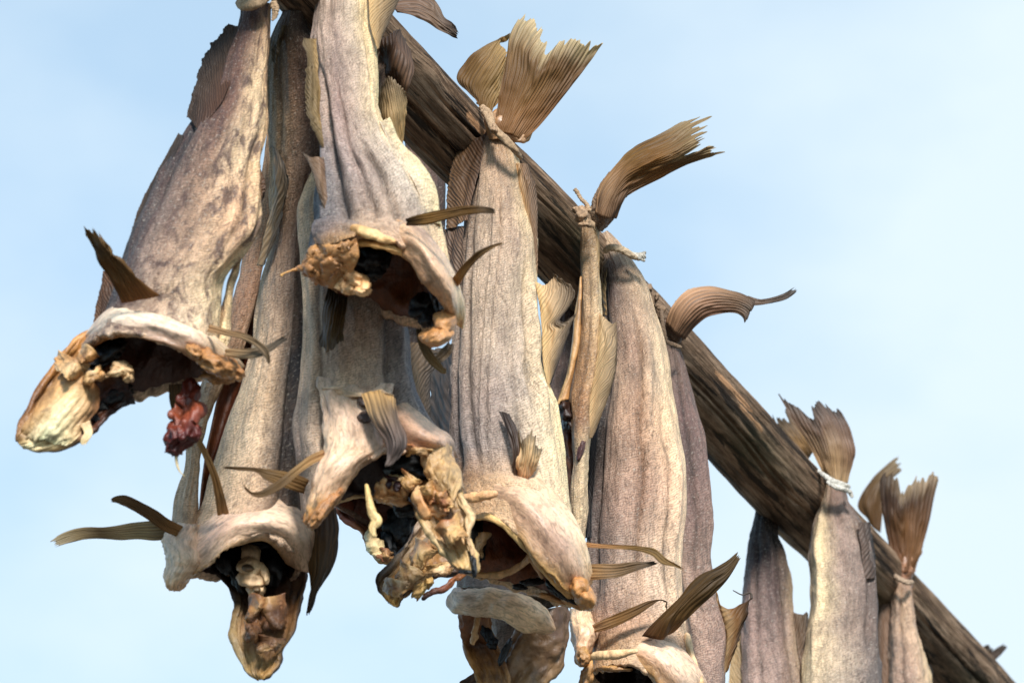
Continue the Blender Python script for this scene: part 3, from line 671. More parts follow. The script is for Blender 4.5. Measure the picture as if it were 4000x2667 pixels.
body('skull', f, [E((392,1262),(530,1575),.012,.05,.02,1.5), E((318,1312),(478,1592),-.002,.05,.02), E((262,1368),(425,1618),-.012,.045,.015), E((214,1435),(385,1662),-.014,.04,.01), E((168,1500),(350,1690),-.012,.035,.005), E((120,1578),(320,1712),-.006,.03,0), E((82,1648),(258,1742),.004,.022,0), E((64,1705),(150,1752),.008,.012,0), E((62,1722),(92,1748),.004,.006,0)],
     M_flesh, [[(.50,.30,.13),(.34,.17,.07),(.10,.045,.02),(.05,.02,.012)],[(.52,.31,.12),(.42,.24,.10),(.20,.10,.05),(.08,.03,.02)],[(.42,.24,.09),(.56,.38,.19),(.36,.21,.11),(.16,.07,.035)],[(.30,.17,.08),(.58,.42,.22),(.60,.48,.31),(.38,.22,.11)],[(.34,.19,.07),(.64,.52,.34),(.70,.60,.42),(.60,.46,.28)],[(.06,.04,.03),(.52,.38,.2),(.70,.60,.43),(.68,.57,.39)]],
     seed=12, amp=.005, fine=.0016, grain=(9, 4), backcol=(.10,.07,.06), nu=110, nv=130)
blobs('black_membrane', f, [(425,1370,.015,62,38,.02,-25),(400,1412,.02,66,30,.016,-12),(455,1345,.02,34,36,.014,10),(350,1445,.02,36,40,.014,20),(450,1545,.035,72,34,.018,-18),(395,1590,.03,44,22,.012,-10),(376,1638,.02,18,20,.01,0)], M_black, [[BLACK]], seed=21, amp=.32)
blobs('vertebra', f, [(480,1436,-.012,44,26,.016,20),(500,1466,-.01,22,26,.016,0),(452,1452,-.02,30,20,.012,-20),(405,1470,.0,26,10,.006,-10)], M_bone, [[(.68,.53,.36)],[(.50,.34,.2)]], seed=31, amp=.3)
sheet('skull_membrane', f, [[(395,1520,.0),(330,1470,-.012),(250,1450,-.010)],[(385,1600,.002),(300,1540,-.020),(190,1520,-.012)],[(340,1660,.0),(240,1600,-.022),(140,1590,-.012)],[(300,1712,-.004),(190,1670,-.018),(88,1668,-.008)],[(235,1752,-.004),(160,1740,-.010),(66,1722,-.004)]], M_flesh, [[(.34,.20,.10),(.44,.28,.13),(.46,.27,.11)],[(.30,.17,.09),(.60,.46,.29),(.48,.30,.13)],[(.42,.27,.15),(.70,.58,.40),(.44,.27,.12)],[(.62,.48,.31),(.72,.62,.45),(.48,.31,.14)],[(.70,.60,.43),(.72,.63,.46),(.40,.28,.15)]], nu=70, nv=60, rays=9, amp=.0016, rag=.07, ragf=1.5, thick=.003, wav=.002, crumple=.0035, seed=8)
scraps(f, [(275,1440,-.014,120,90,25),(365,1475,-.008,90,50,-35),(330,1400,-.012,60,90,40)], M_flesh, [(.58,.42,.24),(.48,.28,.11),(.64,.50,.33)], seed=8)
ribbon('tissue_fringe', f, [(330,1650,-.006,44),(345,1690,-.008,34),(325,1730,-.006,22),(318,1752,-.005,6)], M_bone, [[(.6,.48,.32)],[(.66,.55,.38)]], rays=4, rag=.3)
sheet('pectoral_fin', f, [[(478,1182,-.055),(545,1176,-.062),(622,1148,-.06)],[(425,1082,-.075),(490,1072,-.085),(552,1092,-.08)],[(368,992,-.09),(425,978,-.10),(480,1042,-.09)],[(343,932,-.10),(385,930,-.108),(432,985,-.10)],[(316,862,-.11),(344,868,-.115),(384,900,-.11)]],
      M_fin, [[(.28,.16,.06),(.32,.19,.08)],[(.22,.13,.045),(.30,.20,.10)],[(.16,.10,.04),(.34,.25,.14)],[(.30,.22,.12)]], rays=9, rag=.14, seed=4, wav=.004)
ribbon('pelvic_fin', f, [(815,1282,-.05,30),(885,1299,-.06,26),(950,1314,-.07,26),(1000,1339,-.07,26),(1032,1366,-.07,28),(1047,1395,-.07,18),(1056,1436,-.07,4)], M_finp, [[(.48,.36,.24)],[(.36,.28,.19)],[(.20,.16,.11)]], twist=.08, rays=3)
ribbon('pelvic_fin', f, [(880,1378,-.03,30),(950,1382,-.05,40),(1000,1378,-.06,40),(1050,1362,-.06,34),(1100,1330,-.06,24),(1130,1312,-.06,10)], M_finp, [[(.50,.40,.28)],[(.32,.27,.21)],[(.12,.10,.08)]], twist=-.05, rays=4)
sheet('dorsal_fin', f, [[(965,100,.02),(915,270,.0),(850,420,-.02),(780,520,-.02)],[(905,100,.03),(845,220,.02),(782,330,.01),(735,460,.0)],[(888,96,.03),(800,188,.02),(752,352,.01),(726,462,0)]], M_find, [[(.16,.10,.07)],[(.15,.115,.09),(.13,.10,.08)],[(.13,.11,.10)]], rays=25, sweep=.45, nu=110, amp=.002, rag=.1, seed=2, wav=.002)
sheet('dorsal_fin', f, [[(720,530,-.005),(650,670,-.01),(585,800,-.01),(525,960,-.01)],[(700,525,-.002),(624,668,0),(566,790,0),(505,950,0)],[(698,520,0),(617,666,.005),(553,790,.005),(490,985,.005)]], M_find, [[(.10,.09,.09)],[(.16,.12,.09)]], rays=37, sweep=.45, nu=150, amp=.0022, rag=.04, seed=6, wav=.001)
sheet('dorsal_fin', f, [[(500,1060,.02),(470,1130,.02),(430,1220,.02),(392,1278,.02)],[(440,1070,.03),(420,1130,.03),(400,1200,.03),(378,1290,.03)],[(404,1060,.035),(384,1140,.035),(372,1215,.035),(362,1300,.035)]], M_find, [[(.13,.10,.085)],[(.22,.14,.085)]], rays=15, sweep=.45, amp=.002, rag=.04, seed=7)
sheet('belly_flap', f, [[(948,990,.0),(912,1060,.012),(872,1180,.018),(862,1290,.014),(840,1390,.01)],[(935,1030,.0),(895,1100,.004),(885,1200,.004),(872,1300,.004),(850,1392,.004)],[(930,1040,.02),(920,1110,.02),(908,1200,.02),(893,1290,.02),(868,1395,.01)]], M_skin[1], [[(.40,.28,.18)],[(.64,.52,.36)],[(.62,.5,.36)]], nu=60, nv=20, rays=3, amp=.0006, thick=.004)
sheet('anal_fin', f, [[(1010,640,.01),(1006,720,.01),(1000,800,.01)],[(1020,650,.01),(1018,720,.01),(1012,790,.01)],[(1014,640,.02),(1034,730,.02),(1024,800,.02)]], M_find, [[(.30,.2,.12)],[(.11,.09,.08)]], rays=10, sweep=.45, rag=.25, seed=3)
ribbon('pectoral_fin', f, [(690,1500,.06,60),(695,1560,.07,66),(712,1620,.075,62),(735,1672,.08,40)], M_finp, [[(.20,.14,.08)],[(.34,.28,.19)]], rays=6)
body('blood_clot', f, [E((735,1478),(756,1480),.006,.006,.01), E((718,1528),(758,1530),.010,.012,.0), E((696,1560),(745,1566),.010,.010,-.002), E((708,1590),(736,1590),.008,.008,-.002), E((676,1618),(782,1600),.012,.012,-.006), E((680,1640),(768,1634),.016,.014,-.008), E((672,1666),(754,1664),.018,.016,-.01), E((658,1690),(778,1676),.020,.018,-.01), E((650,1712),(784,1700),.020,.018,-.01), E((662,1735),(760,1728),.016,.014,-.008), E((674,1755),(708,1756),.010,.01,-.006), E((682,1780),(694,1780),.005,.005,-.005)], M_blood, [[(.22,.06,.03)],[(.22,.06,.03)],[(.32,.12,.06)],[(.30,.10,.05)],[(.20,.045,.025)],[(.17,.03,.018)],[(.20,.05,.025)]], seed=51, amp=.012, fine=.0016, grain=(2.2, 5), crs=.001, nu=90, nv=110, label='glossy dark red clot hanging on a thread')
tube('mucus_thread', f, [(688,1765,-.005,7),(690,1805,-.005,6),(702,1840,-.005,3.2),(724,1862,-.005,.8)], M_bone, [[(.50,.42,.28)]], amp=.0001)

# ================================================================== the pale fish behind, split belly
f = fish('pale cream fish with slit belly, its bare skull hanging straight down at lower left', 1150, 60, 3.66)
rows = [E((1112,40),(1190,40),.02,.02,-.20), E((1078,110),(1200,110),.022,.022,-.19), E((1052,200),(1250,200),.026,.024,-.17), E((1045,330),(1268,330),.028,.026,-.14), E((1047,475),(1280,475),.03,.028,-.11), E((1056,620),(1270,620),.032,.03,-.08), E((1058,800),(1230,800),.034,.03,-.05), E((1060,934),(1196,934),.036,.03,-.03), E((1030,1094),(1196,1094),.04,.032,-.02), E((1006,1219),(1196,1219),.042,.034,-.01), E((980,1394),(1190,1394),.046,.036,0), E((940,1510),(1190,1510),.046,.038,0), E((892,1620),(1190,1620),.046,.038,0), E((856,1730),(1188,1730),.048,.04,0), E((820,1850),(1190,1850),.05,.042,0), E((796,1960),(1196,1960),.052,.044,0),
        dict(f=[(740,2075,.02),(800,2050,-.03),(900,2040,-.055),(1000,2020,-.06),(1100,2010,-.05),(1205,2050,.0)], b=[(740,2075,.02),(850,2090,.06),(1000,2090,.07),(1110,2080,.06),(1205,2050,.0)]),
        dict(f=[(660,2190,.02),(730,2180,-.03),(830,2150,-.055),(920,2105,-.06),(1020,2085,-.06),(1100,2120,-.05),(1200,2200,.0)], b=[(660,2190,.02),(760,2260,.04),(900,2260,.06),(1020,2270,.07),(1130,2270,.06),(1200,2200,.0)])]
cF2 = [[BROWN,(.10,.065,.05),DBROWN],[(.16,.12,.07),(.17,.12,.085),(.10,.065,.05)],[(.22,.18,.11),(.30,.22,.16),(.20,.14,.12),(.12,.085,.07)],[(.34,.27,.19),(.38,.29,.21),(.26,.19,.16),(.15,.115,.10)],[(.42,.34,.24),(.40,.31,.23),(.26,.20,.17),(.15,.12,.11)],[(.48,.39,.28),(.42,.33,.26),(.24,.19,.165),(.12,.105,.10)],[(.56,.45,.33),(.48,.38,.30),(.26,.21,.18),(.085,.08,.08)],[(.60,.49,.38),(.58,.47,.36),(.46,.37,.29),(.09,.085,.088),(.075,.075,.08)],[(.60,.48,.36),(.62,.51,.39),(.56,.45,.34),(.10,.09,.09),(.065,.065,.07)],[(.60,.48,.36),(.64,.53,.41),(.60,.49,.38),(.14,.12,.115),(.06,.06,.065)],[(.60,.48,.35),(.62,.50,.38),(.56,.44,.33),(.12,.095,.08),(.075,.06,.05)],[(.60,.48,.37),(.62,.50,.39),(.56,.44,.34),(.22,.165,.13),(.14,.105,.08)],[(.58,.46,.36),(.60,.48,.38),(.48,.38,.30)]]  # painted in: pole's shadow at the top, shaded side of the dark back right
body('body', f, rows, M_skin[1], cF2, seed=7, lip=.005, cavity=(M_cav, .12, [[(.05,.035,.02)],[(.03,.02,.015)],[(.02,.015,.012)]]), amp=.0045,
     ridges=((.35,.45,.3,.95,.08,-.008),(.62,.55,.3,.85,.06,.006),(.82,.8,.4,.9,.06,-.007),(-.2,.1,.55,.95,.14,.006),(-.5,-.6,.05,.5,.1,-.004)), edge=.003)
band('collar', f, [(660,2190),(712,2140),(790,2085),(880,2020),(970,1985),(1070,1990),(1150,2035),(1198,2110),(1206,2230)], [(676,2240),(752,2240),(815,2206),(852,2172),(910,2136),(965,2112),(1028,2106),(1078,2126),(1122,2190)], M_collar, [[(.54,.44,.36),(.56,.44,.35),(.58,.46,.36),(.44,.35,.28)],[(.60,.49,.40),(.54,.42,.34),(.60,.49,.40),(.52,.42,.34)],[(.58,.47,.38),(.50,.38,.31),(.60,.49,.40),(.50,.40,.31)],[(.54,.43,.34),(.54,.43,.35),(.56,.45,.36),(.44,.33,.24)],[(.52,.36,.2),(.48,.36,.24),(.46,.34,.2),(.36,.24,.12)]], dyo=-.052, dyr=-.070, dyi=-.060, crumple=.0032, seed=9, ends=.01)
body('collar_tip', f, [E((690,2040),(800,2050),.03,.03,.0), E((640,2098),(790,2130),.036,.03,-.01), E((645,2150),(800,2200),.036,.03,-.015), E((650,2210),(770,2230),.03,.026,-.015), E((640,2270),(722,2280),.022,.02,-.015), E((660,2305),(700,2308),.01,.01,-.015)], M_collar, [[(.56,.45,.36)],[(.60,.49,.39),(.54,.44,.36)],[(.60,.48,.37)],[(.58,.42,.28)]], seed=10, amp=.003, nu=60, nv=60)
body('belly_flap', f, [E((1046,500),(1062,510),.006,.006,.02), E((1032,640),(1056,650),.007,.007,.02), E((1012,780),(1060,800),.008,.008,.02), E((972,930),(1050,945),.009,.009,.02), E((938,1085),(1020,1100),.010,.009,.02), E((905,1190),(1000,1210),.010,.009,.02), E((880,1300),(955,1330),.011,.009,.02), E((835,1400),(905,1430),.011,.009,.02), E((786,1500),(865,1510),.011,.009,.015), E((764,1600),(822,1610),.011,.009,.015), E((736,1720),(784,1730),.011,.009,.01), E((726,1840),(772,1850),.011,.009,.005), E((694,1935),(766,1945),.012,.01,0), E((674,2020),(764,2030),.014,.012,0), E((668,2080),(758,2090),.012,.012,-.005)],
     M_skin[1], [[(.42,.30,.2)],[(.50,.36,.26)],[(.52,.36,.27),(.48,.34,.25)],[(.50,.36,.27),(.54,.42,.31)],[(.54,.43,.32)],[(.54,.44,.34)],[(.50,.41,.33),(.56,.46,.36)]], nu=48, nv=130, seed=14, amp=.004)
sheet('belly_lining', f, [[(1020,1080,.035),(960,1260,.04),(890,1450,.04),(840,1620,.04),(800,1780,.04),(775,1950,.03),(762,2070,.02)],[(1050,1080,.05),(1000,1260,.06),(930,1450,.06),(880,1620,.06),(830,1780,.055),(800,1950,.045),(780,2070,.03)],[(1080,1080,.03),(1040,1260,.03),(990,1450,.03),(930,1620,.03),(870,1780,.03),(820,1950,.03),(800,2070,.02)]], M_cav, [[(.30,.14,.05)],[(.22,.09,.04)],[(.20,.08,.04)]], nu=70, nv=16, rays=7, thick=.003, wav=.004)
sheet('anal_fin', f, [[(1048,560,-.09),(1062,660,-.09),(1060,780,-.075),(1040,900,-.06),(1010,1040,-.05)],[(1070,560,-.10),(1090,650,-.11),(1100,760,-.10),(1075,880,-.08),(1030,1030,-.07)],[(1062,545,-.10),(1112,625,-.115),(1132,690,-.115),(1112,800,-.10),(1060,960,-.08)]], M_find, [[(.42,.34,.24)],[(.25,.21,.16)],[(.13,.12,.105)]], rays=11, sweep=.45, nu=80, amp=.0022, rag=.12, seed=12)
sheet('dorsal_fin', f, [[(1122,95,-.20),(1100,170,-.20),(1085,260,-.19)],[(1105,100,-.215),(1082,160,-.21),(1070,250,-.195)],[(1095,106,-.21),(1066,170,-.205),(1054,240,-.19)]], M_find, [[(.14,.11,.07)],[(.16,.14,.10)]], rays=8, sweep=.45, rag=.1, seed=5)
ribbon('pelvic_fin', f, [(872,2008,-.06,46),(856,1930,-.085,36),(838,1860,-.095,28),(812,1795,-.10,26),(782,1735,-.10,20),(758,1698,-.10,14),(742,1690,-.10,8),(728,1712,-.10,6),(722,1728,-.10,3)], M_fin, [[(.46,.36,.24)],[(.30,.21,.11)],[(.40,.30,.17)],[(.56,.46,.30)]], rays=3, twist=.04)
ribbon('pelvic_fin', f, [(712,2080,-.03,46),(640,2045,-.05,50),(585,2006,-.06,48),(530,1976,-.065,42),(480,1954,-.07,36),(448,1952,-.07,22),(422,1960,-.07,6)], M_fin, [[(.40,.29,.17)],[(.26,.175,.09)],[(.24,.16,.08)],[(.34,.25,.15)]], rays=5, twist=.03)
ribbon('pectoral_fin', f, [(660,2068,.03,76),(600,2072,.03,78),(540,2072,.03,66),(470,2080,.03,58),(400,2082,.03,44),(330,2084,.03,44),(260,2100,.03,44),(190,2130,.03,34)], M_finp, [[(.20,.135,.07)],[(.42,.35,.24)],[(.40,.33,.22)],[(.22,.16,.08)],[(.36,.3,.2)],[(.46,.42,.34)]], rays=7, rag=.10, twist=.07, tw0=-.03, nu=34)
sheet('pectoral_fin', f, [[(1202,2010,.0),(1250,1990,-.01),(1312,1985,-.01)],[(1203,2120,.0),(1260,2110,-.03),(1316,2100,-.01)],[(1204,2230,.0),(1250,2220,-.03),(1300,2210,-.01)],[(1208,2310,.0),(1228,2310,-.015),(1248,2300,-.01)],[(1190,2405,0),(1196,2404,-.004),(1204,2398,0)]], M_find, [[(.17,.115,.065)],[(.24,.17,.085),(.13,.095,.06)],[(.20,.14,.07),(.10,.075,.05)],[(.10,.07,.05)]], rays=8, rag=.05, seed=15, wav=.004)
body('skull', f, [E((800,2190),(1198,2160),.005,.03,.05), E((846,2235),(1200,2220),-.012,.03,.045), E((896,2290),(1194,2280),-.018,.032,.035), E((926,2358),(1172,2345),-.016,.03,.02), E((912,2423),(1160,2415),-.014,.03,.005), E((905,2483),(1145,2470),-.012,.026,-.005), E((920,2538),(1102,2545),-.008,.022,-.01), E((946,2590),(1088,2600),-.002,.016,-.012), E((972,2628),(1046,2634),.004,.010,-.014), E((1012,2652),(1026,2652),.002,.004,-.014)],
     M_flesh, [[(.05,.03,.02),BLACK,(.03,.02,.016),(.10,.07,.05)],[(.08,.06,.045),(.03,.022,.018),(.05,.03,.02),(.22,.14,.08)],[(.16,.12,.08),(.16,.09,.05),(.18,.10,.055),(.26,.16,.085)],[(.40,.31,.19),(.28,.17,.09),(.22,.13,.07),(.34,.22,.12)],[(.46,.36,.22),(.40,.28,.16),(.34,.23,.13),(.36,.25,.13)],[(.48,.37,.21),(.42,.31,.18),(.44,.31,.16),(.42,.28,.13)],[(.40,.27,.12),(.50,.36,.18),(.54,.37,.16)]], seed=22, amp=.005, fine=.0016, grain=(9, 4), backcol=(.12,.09,.08), nu=110, nv=120)
blobs('black_membrane', f, [(890,2190,.03,42,62,.014,-28),(1070,2200,.035,44,80,.014,5),(1000,2120,.04,90,26,.014,0),(930,2270,.02,22,42,.01,-25)], M_black, [[BLACK]], seed=61, amp=.25)
blobs('vertebra', f, [(975,2215,.002,50,40,.018,0),(985,2262,.0,58,34,.016,8),(1032,2240,-.002,20,44,.012,-12),(1000,2300,.004,36,34,.014,0),(978,2160,.016,36,34,.014,0),(1016,2332,.004,16,30,.008,-8)], M_bone, [[(.66,.54,.39)],[(.46,.34,.23)]], seed=71, amp=.2, freq=1.5)

blobs('vertebra_socket', f, [(968,2218,-.015,25,15,.007,8),(1004,2302,-.010,15,12,.006,0)], M_flesh, [[(.30,.24,.16)],[(.10,.05,.03)]], seed=3, amp=.1)
scraps(f, [(1000,2380,-.010,70,110,10),(1075,2400,-.006,90,140,-12),(985,2470,-.016,60,90,0),(1050,2520,-.018,110,70,10)], M_flesh, [(.34,.21,.12),(.28,.16,.09),(.46,.33,.19),(.22,.12,.07)], seed=18)

# ================================================================== the front middle fish
f = fish('large pale grey fish in front at top centre, its cut end wide open', 1335, -60, 3.42)
rows = [E((1246,-120),(1400,-120),.026,.024,.03), E((1238,0),(1436,0),.028,.026,.02), E((1222,90),(1446,90),.03,.028,.02), E((1218,180),(1470,185),.03,.028,.01), E((1238,290),(1480,300),.032,.03,.01), E((1250,400),(1483,410),.034,.03,0), E((1256,500),(1506,490),.036,.032,0), E((1252,590),(1548,570),.038,.034,-.01), E((1236,680),(1640,655),.042,.036,-.01), E((1222,770),(1690,750),.046,.04,-.01), E((1226,850),(1708,830),.05,.044,-.01),
        dict(f=[(1212,935,.02),(1262,910,-.03),(1340,890,-.06),(1440,880,-.072),(1540,870,-.07),(1640,880,-.05),(1722,915,.0)], b=[(1212,935,.02),(1290,1000,.06),(1420,1050,.09),(1560,1040,.085),(1660,990,.06),(1722,915,.0)]),
        dict(f=[(1200,1010,.02),(1262,965,-.03),(1340,935,-.07),(1420,925,-.085),(1500,930,-.085),(1580,960,-.075),(1660,1030,-.05),(1740,1120,-.02),(1785,1200,.0)], b=[(1200,1010,.02),(1280,1125,.07),(1350,1182,.10),(1425,1212,.105),(1515,1252,.10),(1590,1272,.085),(1670,1300,.06),(1760,1280,.03),(1785,1200,.0)])]
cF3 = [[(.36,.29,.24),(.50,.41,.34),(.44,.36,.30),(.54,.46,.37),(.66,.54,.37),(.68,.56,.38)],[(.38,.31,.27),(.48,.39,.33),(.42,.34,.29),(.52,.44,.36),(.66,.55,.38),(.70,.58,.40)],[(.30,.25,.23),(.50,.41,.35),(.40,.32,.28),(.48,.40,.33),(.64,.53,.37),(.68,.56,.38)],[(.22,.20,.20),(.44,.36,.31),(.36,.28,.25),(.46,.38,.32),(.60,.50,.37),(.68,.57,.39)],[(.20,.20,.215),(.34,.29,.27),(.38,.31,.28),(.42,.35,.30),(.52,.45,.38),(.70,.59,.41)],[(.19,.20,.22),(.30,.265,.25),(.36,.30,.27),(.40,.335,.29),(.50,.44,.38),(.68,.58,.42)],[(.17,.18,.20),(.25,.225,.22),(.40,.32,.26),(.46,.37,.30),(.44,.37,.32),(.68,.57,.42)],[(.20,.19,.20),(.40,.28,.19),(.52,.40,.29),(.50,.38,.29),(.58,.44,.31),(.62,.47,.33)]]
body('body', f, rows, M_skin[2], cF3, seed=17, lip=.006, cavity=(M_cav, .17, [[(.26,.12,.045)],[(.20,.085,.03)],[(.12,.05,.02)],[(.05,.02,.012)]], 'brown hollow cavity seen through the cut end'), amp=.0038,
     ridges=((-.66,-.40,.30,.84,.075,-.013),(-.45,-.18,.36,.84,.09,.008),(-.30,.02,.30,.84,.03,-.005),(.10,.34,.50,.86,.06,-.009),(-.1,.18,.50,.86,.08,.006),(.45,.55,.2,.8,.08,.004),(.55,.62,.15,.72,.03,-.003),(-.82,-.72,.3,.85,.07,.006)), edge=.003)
sheet('belly_edge', f, [[(1480,480,-.022),(1520,560,-.032),(1580,650,-.038),(1630,750,-.04),(1655,870,-.036)],[(1504,468,-.010),(1552,556,-.02),(1620,632,-.026),(1672,726,-.026),(1690,872,-.02)],[(1518,462,0),(1570,556,-.004),(1640,618,-.006),(1694,712,-.005),(1712,810,-.005),(1722,890,-.005)]], M_skin[1], [[(.54,.46,.37)],[(.62,.52,.38)],[(.68,.57,.40)]], nu=70, nv=20, rays=2, amp=.0003, thick=.0015, wav=.003, rag=.06, ragf=4)
band('collar', f, [(1440,872),(1500,858),(1570,868),(1640,915),(1700,985),(1750,1070),(1784,1160),(1794,1230),(1790,1275)], [(1400,938),(1476,952),(1550,978),(1600,1025),(1640,1090),(1684,1135),(1716,1180),(1732,1220),(1716,1250)], M_collar, [[(.54,.40,.28),(.40,.31,.26),(.56,.46,.36),(.66,.54,.38)],[(.60,.44,.29),(.34,.25,.20),(.58,.47,.36),(.68,.55,.38)],[(.60,.42,.25),(.50,.38,.28),(.50,.38,.29),(.66,.49,.33)],[(.50,.33,.18),(.48,.35,.25),(.48,.34,.24),(.60,.43,.27)],[(.56,.38,.17),(.36,.24,.15),(.46,.29,.15)]], dyo=-.062, dyr=-.090, dyi=-.07, crumple=.003, seed=19, ends=.0)
tube('collar_bone', f, [(1372,890,-.085,16),(1420,905,-.092,20),(1480,925,-.095,20),(1545,945,-.092,10)], M_bone, [[(.62,.42,.22)],[(.70,.50,.30)],[(.66,.45,.25)]], amp=.0018, seed=3)
tube('inner_rib', f, [(1400,945,-.07,14),(1460,955,-.075,14),(1530,972,-.07,12),(1590,1000,-.06,14),(1635,1060,-.045,14),(1660,1110,-.03,10)], M_bone, [[(.62,.45,.22)],[(.60,.42,.22)],[(.40,.24,.12)]], amp=.002, seed=6)
blobs('amber_knob', f, [(1740,1262,-.02,44,52,.03,15),(1715,1310,-.022,62,40,.032,-25),(1686,1322,-.012,48,32,.026,10),(1722,1245,-.02,30,26,.02,0)], M_amber, [[(.62,.38,.17)],[(.56,.29,.09)]], seed=13, amp=.16, label='rounded amber knob at the corner of the cut')
AMC = [[(.46,.25,.09),(.58,.40,.19)],[(.50,.28,.09),(.40,.20,.06)],[(.58,.36,.14),(.46,.22,.06)]]
sheet('amber_flesh', f, [[(1392,905,-.075),(1370,990,-.055),(1350,1060,-.04),(1385,1120,-.03)],[(1310,950,-.075),(1300,1010,-.06),(1290,1065,-.045),(1310,1125,-.03)],[(1245,940,-.05),(1225,1000,-.05),(1215,1060,-.035),(1240,1110,-.02)],[(1226,932,-.03),(1180,1010,-.035),(1155,1055,-.025),(1222,1112,-.015)]], M_amber, AMC, nu=70, nv=60, rays=5, amp=.0006, rag=.22, thick=.004, wav=.004, crumple=.0065, seed=27)
sheet('amber_flesh', f, [[(1400,930,-.085),(1385,1000,-.075),(1375,1060,-.06)],[(1345,950,-.095),(1325,1010,-.085),(1320,1070,-.07)],[(1290,955,-.085),(1268,1020,-.08),(1270,1085,-.06)],[(1268,955,-.07),(1245,1030,-.065),(1250,1090,-.05)]], M_amber, AMC, nu=60, nv=50, rays=4, amp=.0006, rag=.3, thick=.004, wav=.004, crumple=.007, seed=29)
sheet('neck_skin', f, [[(1225,860,-.04),(1300,850,-.06),(1400,860,-.078)],[(1222,920,-.045),(1300,905,-.07),(1390,900,-.088)],[(1228,950,-.05),(1290,960,-.08),(1385,930,-.092)]], M_skin[2], [[(.20,.19,.20),(.26,.23,.22),(.32,.27,.24)],[(.24,.22,.22),(.30,.24,.21),(.44,.33,.24)],[(.44,.30,.17)]], nu=50, nv=24, rays=3, amp=.0003, rag=.05, thick=.003, wav=.003, seed=30)
tube('amber_thread', f, [(1175,1045,-.02,11),(1145,1055,-.02,6),(1115,1066,-.02,4),(1095,1078,-.02,7)], M_amber, [[(.5,.26,.08)],[(.62,.40,.12)]], amp=.0006)

blobs('black_membrane', f, [(1440,1012,-.02,58,46,.024,-10),(1402,1030,-.02,46,38,.02,20),(1448,1062,-.01,46,38,.018,0),(1392,1060,-.015,34,24,.014,0),(1420,1090,-.01,26,26,.01,0),(1502,1010,-.015,26,54,.008,18)], M_black, [[(.02,.02,.022)]], seed=81, amp=.28)
blobs('vertebra', f, [(1392,1092,-.035,52,28,.020,25),(1420,1124,-.04,34,30,.018,0),(1370,1120,-.03,40,28,.018,0),(1345,1105,-.03,26,36,.014,30),(1410,1135,-.05,24,20,.008,0)], M_bone, [[(.70,.52,.35)],[(.58,.36,.18)]], seed=91, amp=.28)
blobs('dark_clots', f, [(1690,1130,-.03,18,52,.012,-15),(1712,1190,-.015,16,44,.010,-12),(1676,1110,-.035,18,20,.01,0),(1650,1200,.03,50,46,.02,0),(1680,1240,.02,44,36,.02,0)], M_black, [[(.03,.016,.010)]], seed=95, amp=.3)
ribbon('pectoral_fin', f, [(1588,868,-.085,30),(1660,856,-.11,50),(1740,838,-.12,44),(1810,824,-.125,38),(1870,820,-.13,32),(1915,824,-.13,22),(1940,830,-.13,12)], M_fin, [[(.10,.065,.035)],[(.34,.235,.10)],[(.27,.18,.07)],[(.24,.16,.065)],[(.14,.11,.07)]], rays=5, rag=.04, tw0=.06, twist=-.05)
sheet('pectoral_fin', f, [[(1282,1110,.06),(1315,1140,.06),(1358,1160,.06)],[(1262,1220,.05),(1305,1230,.04),(1352,1240,.05)],[(1246,1300,.045),(1290,1320,.03),(1345,1300,.045)],[(1243,1355,.04),(1280,1385,.03),(1345,1345,.04)]], M_find, [[(.10,.075,.045)],[(.19,.14,.075)],[(.15,.12,.08)]], rays=8, rag=.10, seed=31)
ribbon('pelvic_fin', f, [(1768,1122,-.03,36),(1792,1082,-.06,36),(1840,1022,-.08,28),(1875,990,-.09,26),(1925,962,-.095,14),(1985,944,-.10,3)], M_fin, [[(.50,.36,.2)],[(.32,.23,.12)],[(.28,.20,.11)],[(.36,.27,.16)]], rays=4, twist=.08)
ribbon('pelvic_fin', f, [(1634,1285,.03,20),(1652,1345,.03,34),(1678,1392,.03,38),(1710,1430,.03,34),(1738,1452,.03,20),(1752,1448,.03,6)], M_fin, [[(.20,.14,.07)],[(.30,.23,.13)],[(.36,.28,.16)]], rays=4, twist=-.05)
ribbon('pelvic_fin', f, [(1690,1420,.045,20),(1725,1392,.05,40),(1752,1362,.05,38),(1766,1336,.05,20)], M_find, [[(.3,.24,.16)],[(.12,.10,.08)]], rays=3)
sheet('dorsal_fin', f, [[(1236,150,-.015),(1240,250,-.02),(1250,350,-.022),(1256,450,-.025),(1268,580,-.03)],[(1215,150,-.02),(1218,250,-.03),(1220,350,-.035),(1225,450,-.035),(1262,580,-.03)],[(1170,150,-.025),(1190,240,-.03),(1180,350,-.035),(1202,470,-.035),(1258,588,-.03)]], M_finp, [[(.46,.36,.22)],[(.36,.29,.19)],[(.27,.225,.16)]], rays=21, sweep=.45, nu=110, amp=.0022, rag=.14, seed=33, wav=.003)
sheet('dorsal_fin', f, [[(1272,622,-.03),(1288,700,-.035),(1292,770,-.04),(1288,850,-.04)],[(1235,612,-.04),(1255,700,-.045),(1270,780,-.045),(1282,850,-.042)],[(1176,592,-.04),(1206,650,-.045),(1232,740,-.048),(1278,850,-.042)]], M_find, [[(.22,.17,.15)],[(.28,.22,.17)],[(.16,.14,.12)]], rays=11, sweep=.45, nu=70, amp=.002, rag=.08, seed=35)
sheet('anal_fin', f, [[(1430,-90,.0),(1438,0,-.005),(1444,90,-.01),(1472,195,-.01)],[(1500,-90,.01),(1500,0,.0),(1485,80,-.005),(1474,190,-.008)],[(1570,-90,.02),(1554,5,.01),(1522,82,.0),(1478,186,-.005)]], M_finp, [[(.62,.51,.34)],[(.46,.37,.26)],[(.20,.17,.14)]], rays=17, sweep=.45, nu=80, amp=.0022, seed=37)

